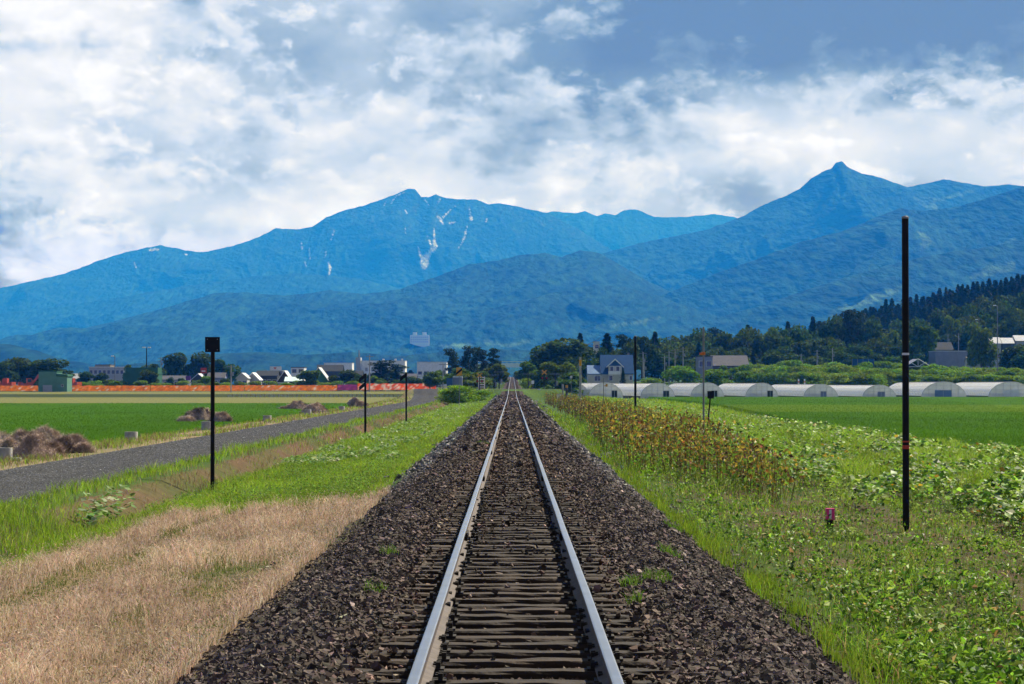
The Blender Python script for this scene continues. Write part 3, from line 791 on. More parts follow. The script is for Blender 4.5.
# ---- bright grass of the left strip, with clover and pale butterbur leaves
PAL_G = [(5, (.21, .345, .022)), (4, (.27, .40, .032)), (2, (.085, .17, .016)), (1.0, (.33, .39, .08))]
def xa(Y): return -8.0 - xshift(Y)
x, Y, r = sample(190000, xa, -2.75, 30, 392, 1.75, 32)
n1 = fbm(x / .9, Y / 2.0, 4); n2 = fbm(x / 2.8, Y / 7.5, 3)
k = ((Y + n1 * 1.5 > 51.5) | (x + .25 * n1 < -7.35)) & (x < -2.95 + .22 * n1 + .1 * sstep(80, 200, Y)) & (r.random(len(x)) < .8 + .6 * n1)
x, Y, n1, n2 = x[k], Y[k], n1[k], n2[k]; n = len(x)
c = pick(r, n, PAL_G) * (1 + .55 * n2)[:, None]
dead = r.random(n) < .05; c[dead] = pick(r, int(dead.sum()), [(1, (.28, .22, .11))])
h = np.clip((.08 + .12 * r.random(n)) * (1 + 1.1 * n2 + .5 * n1) * (1 + .5 * sstep(75, 120, Y)), .04, .5)
gp = [blades(x, Y, ground(x, Y), h, fw(Y, .009), .3 + .5 * r.random(n), r, c)]
x, Y, r = sample(36000, xa, -3.2, 52, 385, 1.8, 33)                      # clover and small leaves
k = fbm(x / 1.6, Y / 5, 3) + .15 * r.standard_normal(len(x)) > .0; x, Y = x[k], Y[k]; n = len(x)
gp.append(leaves(np.stack([x, Y, ground(x, Y) + .16 + .14 * r.random(n)], -1), fw(Y, .05, 1.0) * (.7 + .6 * r.random(n)), r, pick(r, n, [(3, (.15, .27, .03)), (2, (.2, .3, .06)), (1, (.09, .18, .03))]), .5))
stuff('verge_grass', gp, m_grass)
x, Y, r = sample(16000, lambda Y: -7.7 - xshift(Y), -3.6, 75, 385, 1.85, 34)
k = fbm(x / 1.5 + 50, Y / 7, 3) > .17 + .2 * r.random(len(x)) * 0; x, Y = x[k], Y[k]; n = len(x)
bb = [leaves(np.stack([x, Y, ground(x, Y) + .22 + .2 * r.random(n)], -1), np.maximum(.07 + .12 * r.random(n) ** 1.5, .8 * Y / F), r, pick(r, n, [(3, (.20, .31, .07)), (1.2, (.36, .43, .22)), (3, (.13, .24, .03))]), .4, .95, .06)]
# the clump of big pale leaves by the ditch on the left
for (cx_, cY, rr, q) in [(-8.15, 48.2, .42, 80), (-8.3, 51.5, .3, 45), (-8.0, 46.0, .35, 40)]:
    a = r.uniform(0, 6.28, q); d = rr * np.sqrt(r.random(q)); xx, yy = cx_ + d * np.cos(a), cY + 2.2 * d * np.sin(a)
    bb.append(leaves(np.stack([xx, yy, ground(xx, yy) + .2 + .5 * r.random(q)], -1), .09 + .12 * r.random(q), r, pick(r, q, [(3, (.22, .33, .11)), (1.2, (.38, .44, .28)), (3, (.1, .2, .03))]), .3, .95, .05))
stuff('butterbur_leaves', bb, m_leaf)

# ---- banks and verges of the side road
def road_edge(Y, off): return road_cx(Y) + off
x, Y, r = sample(120000, lambda Y: road_edge(Y, -7.2), lambda Y: road_edge(Y, 4.6), 40, 440, 1.75, 35)
o_ = x - road_cx(Y); n1 = fbm(x / .7, Y / 1.8, 4); n2 = fbm(x / 2.5, Y / 9, 3)
onroad = np.abs(o_) < 2.0 + .15 * n1
brown = (o_ > 2.55 + .3 * n1) & (o_ < 3.9 + .3 * n1) & (Y > 50)
left = o_ < -2
pk = np.where(onroad, 0, np.where(brown, np.clip(.34 + .5 * n2 + .4 * n1, .05, .75), np.where(left, np.clip(.30 + .9 * n2, .03, .85), .95)))
k = r.random(len(x)) < pk; x, Y, n1, n2, brown, left = x[k], Y[k], n1[k], n2[k], brown[k], left[k]; n = len(x)
c = pick(r, n, PAL_G) * (1 + .5 * n1)[:, None]
st_ = r.random(n) < np.where(brown, .75, np.where(left, .45, .06)); c[st_] = pick(r, int(st_.sum()), [(2, (.24, .17, .095)), (1, (.36, .29, .16)), (1, (.13, .085, .055))])
h = np.clip((.12 + .2 * r.random(n)) * (1 + n2), .05, .6) * np.where(left, .75, 1) * np.where(brown, .8, 1)
stuff('roadside_grass', [blades(x, Y, ground(x, Y), h, fw(Y, .010), .3 + .5 * r.random(n), r, c)], m_grass)

# ---- soft low horsetail fringe along the ballast, right side
x, Y, r = sample(90000, 2.1, 4.1, 12.5, 330, 1.6, 36)
n1 = fbm(x / .5, Y / 1.6, 4); n2 = fbm(x * 0 + 7, Y / 4.5, 3)
k = (x > 2.62 + .15 * n1 + .2 * n2 - .28 * sstep(55, 110, Y)) & (x < 3.0 + .5 * n2 + .35 * n1 + .5 * sstep(90, 200, Y)) & (r.random(len(x)) < .5 + 2.2 * n1)
x, Y, n1 = x[k], Y[k], n1[k]; n = len(x)
stuff('horsetail_fringe', [blades(x, Y, np.maximum(ground(x, Y), bed_z(x, Y)), (.09 + .15 * r.random(n)) * (1 + 1.1 * n1), fw(Y, .005, .5), .2 + .45 * r.random(n), r, pick(r, n, [(3, (.14, .235, .014)), (3, (.19, .29, .022)), (1, (.09, .16, .014)), (.8, (.26, .27, .05))]) * (1 + .5 * n1)[:, None])], m_grass)
# a few tufts rooted in the stones
tf = []
for (px_, py_, q, rr) in [(672, 530, 160, .16), (668, 560, 120, .13), (628, 595, 80, .1), (632, 612, 60, .08), (657, 500, 100, .13), (655, 590, 120, .15), (483, 447, 120, .22), (388, 563, 60, .1), (372, 602, 50, .1)]:
    xx, yy, _ = place(px_, py_); a = r.uniform(0, 6.28, q); d = rr * np.sqrt(r.random(q)); xx = xx + d * np.cos(a); yy = yy + 3 * d * np.sin(a)
    tf.append(blades(xx, yy, np.maximum(bed_z(xx, yy), ground(xx, yy)), .06 + .1 * r.random(q), np.full(q, .007), .3 + .5 * r.random(q), r, pick(r, q, [(1, (.09, .18, .015)), (1, (.13, .23, .03))])))
stuff('track_weeds', tf, m_grass)

# ---- right side near: mixed weeds over bare soil
def soil_mask(x, Y): return fbm(x / 1.5 + 70, Y / 2.6, 4) + .02 + .35 * fbm(x / .5, Y / .9, 3)
x, Y, r = sample(150000, 3.0, lambda Y: np.minimum(4.0 + Y * .24, 15.5), 12.5, 190, 1.5, 37)
sm = soil_mask(x, Y); n2 = fbm(x / 2.2, Y / 4, 3)
den = np.where(Y < 66, np.clip(.74 - 2.2 * np.clip(sm, -.1, 1), .03, 1), .85)
k = r.random(len(x)) < den; x, Y, sm, n2 = x[k], Y[k], sm[k], n2[k]; n = len(x)
c = pick(r, n, [(4, (.15, .27, .018)), (2.2, (.22, .33, .03)), (3.4, (.05, .11, .013)), (.8, (.30, .31, .08)), (.7, (.28, .2, .1))], .3) * (1 + .5 * n2)[:, None]
h = np.clip((.07 + .15 * r.random(n)) * (1 + 1.2 * n2) * (1 + .9 * sstep(50, 75, Y)), .04, .55)
wp = [blades(x, Y, ground(x, Y), h, fw(Y, .008, .5), .35 + .6 * r.random(n), r, c)]
x, Y, r = sample(120000, 3.2, lambda Y: np.minimum(4.0 + Y * .24, 15.5), 12.5, 170, 1.6, 38)
sm = soil_mask(x, Y); n2 = fbm(x / 1.1 + 5, Y / 2.4, 3)
k = (r.random(len(x)) < np.clip(.55 - 2.0 * sm, .03, 1)) & (n2 > -.3); x, Y, n2 = x[k], Y[k], n2[k]; n = len(x)
hh = np.clip(.05 + .3 * r.random(n) ** 1.6 * (1 + n2), .03, .6) * (1 + .5 * sstep(45, 70, Y))
wp2 = [leaves(np.stack([x, Y, ground(x, Y) + hh], -1), np.maximum(.035 + .075 * r.random(n) ** 2, .8 * Y / F), r,
       pick(r, n, [(4, (.15, .285, .022)), (2.4, (.25, .385, .045)), (4.5, (.042, .10, .012)), (.6, (.34, .43, .18)), (.5, (.34, .22, .08))], .32), .6, .6)]
x, Y, r = sample(9000, 3.4, lambda Y: np.minimum(4.0 + Y * .24, 12), 12.5, 60, 1.3, 39)                        # dead bits on the soil
n = len(x)
wp2.append(leaves(np.stack([x, Y, ground(x, Y) + .02 + .04 * r.random(n)], -1), .03 + .05 * r.random(n), r, pick(r, n, [(2, (.2, .14, .09)), (1, (.3, .24, .16)), (2, (.1, .07, .05))]), .4, .35))
for k_ in range(230):                                        # bushier clumps
    Yc_ = 14 * (95 / 14) ** r.random(); xc_ = r.uniform(3.5, min(4 + Yc_ * .24, 15)); q = int(r.integers(50, 130)); rr = r.uniform(.15, .42) * (.7 + Yc_ / 90); u_ = r.standard_normal((q, 3)); u_ /= np.linalg.norm(u_, axis=1)[:, None]
    P = np.array([xc_, Yc_, 0]) + u_ * rr * (r.random(q)[:, None] ** .35) * np.array([1, 1.2, 1]); P[:, 2] = ground(P[:, 0], P[:, 1]) + np.abs(P[:, 2]) * r.uniform(.6, 1.5)
    if soil_mask(np.array([xc_]), np.array([Yc_]))[0] > .12 and Yc_ < 60: continue
    hue = np.array([[.18, .33, .025], [.27, .41, .05], [.09, .19, .018], [.24, .32, .08]][int(r.integers(4))])
    wp2.append(leaves(P, r.uniform(.05, .12) * (.7 + .6 * r.random(q)), r, hue * np.exp(.25 * r.standard_normal((q, 1))), .6, .6))
stuff('weed_grass', wp, m_grass); stuff('weed_leaves', wp2, m_leaf)

# ---- burdock and creeping vines on the right bank
x, Y, r = sample(70000, 7.4, 17.6, 38, 330, 1.75, 40)
nb = fbm(x / 1.8 + 3, Y / 5.5, 3)
k = (nb > -.02 + .25 * sstep(10.5, 8, x)) & (x < 17.2 + .6 * nb); x, Y, nb = x[k], Y[k], nb[k]; n = len(x)
lev = r.random(n)
P_ = np.stack([x, Y, ground(x, Y) + (.15 + .62 * np.clip(nb + .25, 0, .8)) * (.35 + .75 * lev)], -1)
c = pick(r, n, [(4, (.19, .34, .03)), (3, (.27, .41, .07)), (3.5, (.05, .115, .015)), (1.0, (.36, .45, .22)), (.35, (.42, .26, .03))], .26)
stuff('bank_leaves', [leaves(P_, np.maximum(.10 + .13 * r.random(n) ** 1.5, 1.3 * Y / F), r, c, .42, .9, .08)], m_leaf)
x, Y, r = sample(90000, 9.5, lambda Y: 18.2 + 6 * sstep(120, 330, Y), 60, 430, 1.8, 41)
n2 = fbm(x / 2, Y / 6, 3); n = len(x)
stuff('bank_grass', [blades(x, Y, ground(x, Y), np.clip((.25 + .25 * r.random(n)) * (1 + n2), .08, .9), fw(Y, .011), .3 + .5 * r.random(n), r, pick(r, n, PAL_G + [(1, (.26, .25, .09))]) * (1 + .5 * n2)[:, None])], m_grass)

# ---- withered knotweed: brown stalks with yellow and rusty leaves
x, Y, r = sample(1650, 0, 1, 53, 330, 1.9, 42); x = (x * 1.0)
n = len(x); q = r.random(n)
xl = 3.35 + .25 * fbm(Y / 5, Y * 0, 2) + sstep(60, 200, Y) * 1.0; xr_ = 6.4 + .016 * np.minimum(Y - 58, 100) - .8 * sstep(150, 300, Y)
x = xl + (xr_ - xl) * q
k = (fbm(x / 1.2 + 8, Y / 3.5, 3) + .3 * r.random(n) > -.12) & ((Y > 61 + 2.5 * (6 - x)) | (x > 5.6)); x, Y = x[k], Y[k]; n = len(x)
H = (1.0 + .55 * r.random(n)) * (.75 + .3 * sstep(55, 75, Y))
lx_, ly_ = .12 * r.standard_normal(n), .12 * r.standard_normal(n)
zg = ground(x, Y); parts = []
wd = fw(Y, .016, .6)
for a0 in (0, 1.57):
    pxs, pys = np.cos(a0) * wd / 2, np.sin(a0) * wd / 2
    V = np.stack([np.stack([x - pxs, Y - pys, zg - .05], -1), np.stack([x + pxs, Y + pys, zg - .05], -1), np.stack([x + lx_ + pxs * .5, Y + ly_ + pys * .5, zg + H], -1), np.stack([x + lx_ - pxs * .5, Y + ly_ - pys * .5, zg + H], -1)], 1).reshape(-1, 3)
    T = (np.array([(0, 1, 2), (0, 2, 3)])[None] + (np.arange(n) * 4)[:, None, None]).reshape(-1, 3)
    parts.append((V, T, np.repeat(pick(r, n, [(2, (.10, .06, .035)), (1, (.16, .10, .05)), (1, (.09, .10, .03))]), 4, 0)))
nl = 14
t = .25 + .8 * r.random((n, nl)); t = np.clip(t, .2, 1.05)
PX_ = (x[:, None] + lx_[:, None] * t + .17 * r.standard_normal((n, nl))).ravel(); PY_ = (Y[:, None] + ly_[:, None] * t + .17 * r.standard_normal((n, nl))).ravel()
PZ_ = (zg[:, None] + H[:, None] * t).ravel(); m = len(PX_); fr = sstep(.2, 1.0, t.ravel())
c1 = pick(r, m, [(3, (.33, .235, .035)), (1.6, (.24, .135, .03)), (2, (.42, .32, .05)), (2.4, (.09, .055, .025)), (3.2, (.17, .26, .03)), (.08, (.42, .12, .08))], .3)
c2_ = pick(r, m, [(3, (.13, .24, .03)), (1, (.25, .2, .05))], .25)
low = r.random(m) > .25 + .7 * fr; c1[low] = c2_[low]
parts.append(leaves(np.stack([PX_, PY_, PZ_], -1), np.maximum(.07 + .09 * r.random(m), 1.1 * np.repeat(Y, nl) / F), r, c1, .8, .65, .2))
stuff('withered_knotweed', parts, m_leaf)

# ---- rice: a closed canopy sheet with upright leaves standing out of it
m_rice = mat_attr('rice_canopy', rough=.9, spec=.02, tint_noise=(3.2, .75, 1.22), bump=1.0, bump_scale=7, dist=.15)
RICE = (.042, .115, .001); RICE_Y = (.10, .19, .03)
def rice_col(x, Y, side):
    c = np.ones((len(x), 3)) * np.array(RICE) * (1 + .25 * fbm(x / 14, Y / 22, 3))[:, None]
    if side > 0:      # younger, paler strips lie across the right field
        k = sstep(205, 212, Y) * sstep(285, 278, Y) * .8; c = lerpc(c, k, (.085, .150, .006))
        k = sstep(440, 452, Y) * .5; c = lerpc(c, k, (.055, .13, .006))
    else:
        k = sstep(205, 215, Y) * sstep(250, 236, Y) * .35; c = lerpc(c, k, (.042, .13, .003))
    return c
def field(name, xa, xb, ya, yb, side, seed, nb_, hgt, bladef=1.0):
    ys2 = np.geomspace(ya, yb, 240); nx = 90
    Yg = np.repeat(ys2, nx); t = np.tile(np.linspace(0, 1, nx) ** (1.6 if side > 0 else 1), len(ys2))
    if side < 0: t = 1 - (1 - t) ** 1.6
    X = xa(Yg) + (xb(Yg) - xa(Yg)) * t
    top = ground(X, Yg) * 0 - 1.17 + hgt * .8
    edge = np.minimum(np.minimum(sstep(0, .01, t), sstep(1, .99, t)), np.minimum(sstep(ya, ya * 1.01, Yg), sstep(yb, yb * .995, Yg)))
    Z = np.where(edge > .5, top + .03 * fbm(X / .5, Yg / 1.5, 3), ground(X, Yg) + .01)
    o = link(name, np_mesh(name, np.stack([X, Yg, Z], -1), grid_faces(nx, len(ys2)), rice_col(X, Yg, side), m_rice, True)); o['kind'] = 'stuff'
    x, Y, r = sample(nb_, xa, xb, ya, yb, 2.0, seed)
    x = np.where(r.random(nb_) < .6, (xa(Y) if side > 0 else xb(Y)) + (x - (xa(Y) if side > 0 else xb(Y))) * .45, x)
    n = len(x); c = rice_col(x, Y, side) * np.exp(.16 * r.standard_normal((n, 1))) * 1.2
    V = blades(x, Y, np.full(n, -1.17 + hgt * .45), hgt * (.45 + .18 * r.random(n)), fw(Y, .012, .42), .25 + .3 * r.random(n), r, c)
    return o, V
o1, V1 = field('rice_field', lambda Y: 17.8 + 7.0 * sstep(110, 330, Y), lambda Y: 26 + Y * .24, 66, 458, 1, 43, 170000, .5)
stuff('rice_leaves', [V1], m_grass)
o2, V2 = field('rice_field', lambda Y: -26 - Y * .22, lambda Y: -18.0 - 1.5 * sstep(150, 330, Y), 56, 312, -1, 44, 130000, .45)
stuff('rice_leaves', [V2], m_grass)
# ================================================================ posts, heaps and pipes beside the line
m_black = mat('black_paint', (.006, .006, .0065), (.012, .010, .009), 6, .6, bump=.1, spec=.12)
m_grey = mat('galvanised_steel', (.24, .25, .25), (.15, .155, .155), 5, .6, bump=.1)
m_conc = mat('concrete', (.42, .41, .38), (.26, .25, .23), 3.5, .9, bump=.3, bump_scale=18)
m_yel = mat('yellow_paint', (.72, .36, .02), (.55, .26, .015), 4, .5)
m_white = mat('white_paint', (.75, .75, .74), (.6, .6, .58), 4, .5)
m_red = mat('red_tape', (.55, .06, .03), (.4, .04, .02), 6, .6)
m_pink = mat('pink_paint', (.75, .04, .22), (.6, .03, .18), 6, .5)
m_orange = mat('orange_paint', (.70, .18, .03), (.5, .12, .02), 6, .5)

def pole_thing(name, px, py, top, rad, label, cat, m=None, group=None, lean=(0, 0), taper=1.0, n=12):
    x, Y, z = place(px, py); H = wz(top, Y) - z
    o = empty(name, (x, Y, z), 0, label, cat, group)
    MB().tube([(0, 0, -.3), (lean[0] * H, lean[1] * H, H)], [rad, rad * taper], n).build('pole', m or m_black, o)
    return o, Y, H

# the post with the square plate
o, Y, H = pole_thing('marker_post', 212, 493, 337, .055, 'black post with a square black plate, in the bright grass at left', 'marker post')
p_ = MB().box(-.195, .195, -.075, -.060, H - .40, H, 0); [p_.tube([(bx, -.077, bz), (bx, -.085, bz)], .012, 8, 1) for bx in (-.13, .13) for bz in (H - .06, H - .34)]
p_.build('plate', [m_black, m_grey], o)
# the two with slanted bars
for (px, py, top, bars, lab) in [(365, 437, 373.5, 2, 'black post with two slanted black bars near its top'), (406, 425.5, 372.5, 1, 'slim black post with one slanted black bar at its top')]:
    o, Y, H = pole_thing('marker_post', px, py, top, .062, lab, 'marker post')
    u_ = Y / F
    for b_ in range(bars):
        t0 = H - b_ * 8.2 * u_
        MB().prism([(-.0, t0), (-.0, t0 - 4.2 * u_), (-6.2 * u_, t0 - 9.0 * u_), (-6.2 * u_, t0 - 5.2 * u_)][::-1], -.09, -.066).build('slanted_bar', m_black, o)
o, Y, H = pole_thing('speed_sign', 459, 409, 367.5, .04, 'yellow sign with a black diagonal stripe on a thin grey pole', 'sign', m_grey)
u_ = Y / F
MB().box(-2.9 * u_, 2.9 * u_, -.075, -.045, H - 8 * u_, H).build('plate', m_yel, o)
MB().prism([(-2.9 * u_, H - 7.6 * u_), (-2.9 * u_, H - 5.2 * u_), (2.9 * u_, H - .3 * u_), (2.9 * u_, H - 2.9 * u_)][::-1], -.080, -.0755).build('stripe', m_black, o)

# right side
o, Y, H = pole_thing('tall_pole', 904.5, 532, 218.5, .062, 'tallest black pole, bands of red and white tape, among the leaves at right', 'pole', n=16)
MB().tube([(0, 0, H), (0, 0, H + .03), (0, 0, H + .05)], [.066, .066, .03], 16).build('cap', m_grey, o)
for (pyb, hh, mm) in [(447, .035, m_red), (441.5, .012, m_red), (354, .02, m_white)]:
    zb = wz(pyb, Y) - o.location.z; MB().tube([(0, 0, zb - hh), (0, 0, zb + hh)], .0655, 16).build('tape_band', mm, o)
MB().tube([(0, -.066, wz(447, Y) - o.location.z), (-.09, -.07, wz(449, Y) - o.location.z)], .008, 6).build('tape_end', m_red, o)
o, Y, H = pole_thing('tall_pole', 635, 427, 336.5, .075, 'black pole rising out of the withered weeds in front of the blue house', 'pole')
MB().tube([(0, 0, H), (0, 0, H + .06)], [.08, .05], 12).build('cap', m_grey, o)
o, Y, H = pole_thing('thin_pole', 703, 462, 327, .033, 'thin grey pole with an orange band beside the small black sign', 'pole', m_grey)
zb = wz(353.5, Y) - o.location.z; MB().tube([(0, 0, zb - .05), (0, 0, zb + .05)], .06, 10).box(-.14, -.03, -.03, .03, zb - .05, zb + .03).build('orange_band', m_orange, o)
o, Y, H = pole_thing('small_sign', 704, 452, 396, .03, 'short leaning black post carrying a small black plate', 'sign', None, None, (.105, 0))
u_ = Y / F; MB().box(.105 * H - 3 * u_, .105 * H + 3.4 * u_, -.06, -.035, H - .1, H + 5 * u_).build('plate', m_black, o)
o, Y, H = pole_thing('concrete_post', 580, 409.5, 357, .14, 'stout grey post with a yellow top, left of the blue house', 'post', m_conc, None, (0, 0), .8)
MB().tube([(0, 0, H - .95), (0, 0, H - .3)], .125, 12).build('yellow_band', m_yel, o)
o, Y, H = pole_thing('thin_pole', 603.5, 409.5, 378, .045, 'thin grey pole with a yellow knob in front of the plastic tunnels', 'pole', m_grey)
zb = wz(385.5, Y) - o.location.z; MB().tube([(0, 0, zb), (.28, -.02, zb)], .03, 8).box(.2, .42, -.1, .1, zb - .13, zb + .16).build('knob', m_yel, o)
o, Y, H = pole_thing('thin_pole', 571, 408, 377.5, .035, 'thin pale pole with a small white cap by the equipment box', 'pole', m_grey)
MB().box(-.13, .13, -.08, .08, H - .1, H + .2).build('cap', m_white, o)
o, Y, H = pole_thing('short_post', 562.5, 408.5, 384, .10, 'shorter left post of the pair by the equipment box', 'post', m_conc)
o, Y, H = pole_thing('short_post', 566.5, 409, 385.5, .13, 'dark post with a yellow tip beside the equipment box', 'post', mat('dark_grey_paint', (.09, .09, .09)))
MB().tube([(0, 0, H - .25), (0, 0, H + .05)], .135, 10).build('tip', m_yel, o)
x, Y, z = place(559, 408); u_ = Y / F
o = empty('equipment_box', (x, Y, z), 0, 'light grey equipment box on a leg beside two short posts', 'cabinet')
MB().box(-.28, .28, -.2, .2, .75, 1.55).build('case', m_grey, o); MB().tube([(0, 0, -.2), (0, 0, .75)], .06, 8).build('leg', m_grey, o)
MB().box(-.24, .24, -.215, -.2015, .8, 1.5).build('door', m_white, o)
x, Y, z = place(828.5, 535)
o = empty('survey_stake', (x, Y, z), 0, 'short dark stake with a bright pink top among the weeds', 'stake')
MB().box(-.055, .055, -.05, .05, -.2, .27).build('stake', m_black, o); MB().box(-.075, .075, -.07, .07, .27, .47).box(-.02, .02, -.0725, -.0705, .29, .45, 1).build('top', [m_pink, m_white], o)

# ---- heaps of old straw
m_heap = mat_attr('old_straw', rough=.95, spec=.05, tint_noise=(3.0, .45, 1.5), bump=1.0, bump_scale=9, dist=.12)
def heap(lumps, label, seed):
    """lumps: (px centre, base py, width px, top py)"""
    r = np.random.default_rng(seed); Vs = []; Ts = []; Cs = []; b = 0
    x0, Y0, z0 = place(lumps[0][0], lumps[0][1])
    for (pc, pb, wpx, pt) in lumps:
        x, Y, z = place(pc, pb); rad = wpx * Y / F / 2; Hh = (pb - pt) * Y / F * 1.02
        na, nr = 72, 26
        a = np.linspace(0, 2 * math.pi, na, endpoint=False); t = np.linspace(0, 1, nr)
        A, T_ = np.meshgrid(a, t); rr = rad * T_ * (1 + .16 * fbm(np.cos(A) * 1.4 + seed, np.sin(A) * 1.4 + pc, 3))
        X = x + rr * np.cos(A); Yy = Y + rad * .75 + rr * np.sin(A) * .9
        prof = (1 - T_ ** 1.8) ** .75
        n = fbm(X / .55 + seed, Yy / .6, 4); big = ridged(X / 1.1 + seed, Yy / 1.1, 3)
        Z = z - .1 + Hh * prof * (.66 + .42 * big) + .20 * n * prof ** .3
        V = np.stack([X, Yy, Z], -1).reshape(-1, 3); k = np.arange(na)
        f = []
        for i in range(nr - 1):
            f.append(np.stack([i * na + k, i * na + (k + 1) % na, (i + 1) * na + (k + 1) % na, (i + 1) * na + k], -1))
        f = np.concatenate(f); T3 = np.concatenate([f[:, [0, 2, 1]], f[:, [0, 3, 2]]])
        c = np.ones((len(V), 3)) * np.array([.40, .31, .26]) * (1 + .5 * fbm(V[:, 0] / .8, V[:, 2] / .5 + seed, 4))[:, None]
        dk = fbm(V[:, 0] / 1.3 + 40, V[:, 1] / 1.3, 3); c = lerpc(c, sstep(.12, .35, dk), (.13, .10, .085)); c = lerpc(c, sstep(-.2, -.45, dk) * .8, (.46, .39, .33))
        Vs.append(V); Ts.append(T3 + b); Cs.append(c); b += len(V)
        # loose straw hanging over it
        q = 5000; ii = r.integers(na * 2, len(V), q); P = V[ii] + .05 * r.standard_normal((q, 3))
        vb, tb, cb = blades(P[:, 0], P[:, 1], P[:, 2], .04 + .09 * r.random(q), fw(P[:, 1], .012, .5), 1.3 + 1.2 * r.random(q), r, c[ii] * np.exp(.3 * r.standard_normal((q, 1))) * 1.35, None, 1)
        Vs.append(vb); Ts.append(tb + b); Cs.append(cb); b += len(vb)
    V = np.concatenate(Vs) - (x0, Y0, z0)
    o = link('straw_heap', np_mesh('straw_heap', V, np.concatenate(Ts), np.concatenate(Cs), m_heap), None, (x0, Y0, z0))
    tag(o, label, 'straw heap', 'heaps of old straw along the side road')
heap([(18, 455, 56, 430), (44, 450, 44, 423), (32, 453, 30, 428), (60, 454, 30, 434), (72, 452, 36, 435), (82, 453, 20, 443), (52, 457, 22, 442), (8, 457, 26, 438), (-14, 455, 60, 423), (28, 459, 50, 436)], 'largest brown straw heap, at the left edge of the photo', 2)
heap([(198, 425, 44, 406), (219, 426, 30, 411), (185, 426, 24, 415)], 'straw heap behind the post with the square plate', 5)
heap([(297, 412, 32, 401), (314, 413, 30, 403), (284, 412, 16, 406)], 'straw heap past the square plate post, a grey pipe at its foot', 9)
heap([(354, 407, 18, 398), (362, 407.5, 12, 401)], 'smallest and farthest straw heap, by the post with two bars', 13)

# ---- concrete drain pipes standing at the field edge
def pipe(px, base, top, wpx, label):
    x, Y, z = place(px, base); rad = wpx * Y / F / 2; H = (base - top) * Y / F
    o = empty('drain_pipe', (x, Y, z), 0, label, 'drain pipe', 'concrete drain pipes along the left field')
    n = 28; vs = []; fs = []
    rings = [(rad, -.1), (rad, H), (rad * .97, H + .012), (rad * .84, H + .012), (rad * .83, H - .02), (rad * .83, H - .35)]
    for (rr, zz) in rings:
        for k in range(n): vs.append((rr * math.cos(2 * math.pi * k / n), rr * math.sin(2 * math.pi * k / n), zz))
    for i in range(len(rings) - 1):
        for k in range(n): fs.append((i * n + k, i * n + (k + 1) % n, (i + 1) * n + (k + 1) % n, (i + 1) * n + k))
    MB().add(vs, fs, 0, True).build('pipe_wall', m_conc, o)
    MB().tube([(0, 0, H - .12), (0, 0, H - .08)], rad * .825, 20).build('lid', m_conc, o)
    return o, rad
o, rad = pipe(5, 461.5, 448, 14, 'concrete pipe cut by the left edge of the photo')
MB().box(rad + .03, rad + .28, -.15, .1, -.05, .12).build('footing_block', m_conc, o)
pipe(131, 441.5, 432, 13, 'round concrete pipe standing alone between the two big heaps'); pipe(206.5, 430, 421.5, 10.5, 'concrete pipe just behind the post with the square plate')
pipe(267, 421, 415.5, 8.5, 'low concrete pipe in the grass between the second and third heaps'); pipe(307.5, 414.8, 409.5, 7.2, 'concrete pipe at the foot of the third straw heap')
pipe(341.5, 410.8, 406.3, 6, 'farthest concrete pipe, left of the smallest heap')
# ================================================================ buildings and works beyond the fields
m_pane = mat('window_glass', (.03, .04, .05), (.02, .025, .03), 2, .12, spec=.6)
def paint(name, c, k=.82): return mat(name, c, tuple(v * k for v in c), .8, .75, bump=.15, bump_scale=6, spec=.05)
P_ = {k: paint(k + '_wall', v) for k, v in dict(white=(.86, .86, .85), grey=(.40, .41, .42), dark=(.075, .075, .08), brown=(.075, .05, .04), green=(.05, .14, .085), sage=(.13, .27, .20), beige=(.60, .57, .50),
      blue=(.055, .12, .24), lightblue=(.20, .30, .48), slate=(.035, .10, .23), tan=(.32, .27, .2), purple=(.17, .06, .26), teal=(.70, .88, .86), lavender=(.27, .29, .40), greyroof=(.115, .115, .13), darkroof=(.05, .055, .06), silver=(.62, .63, .65)).items()}

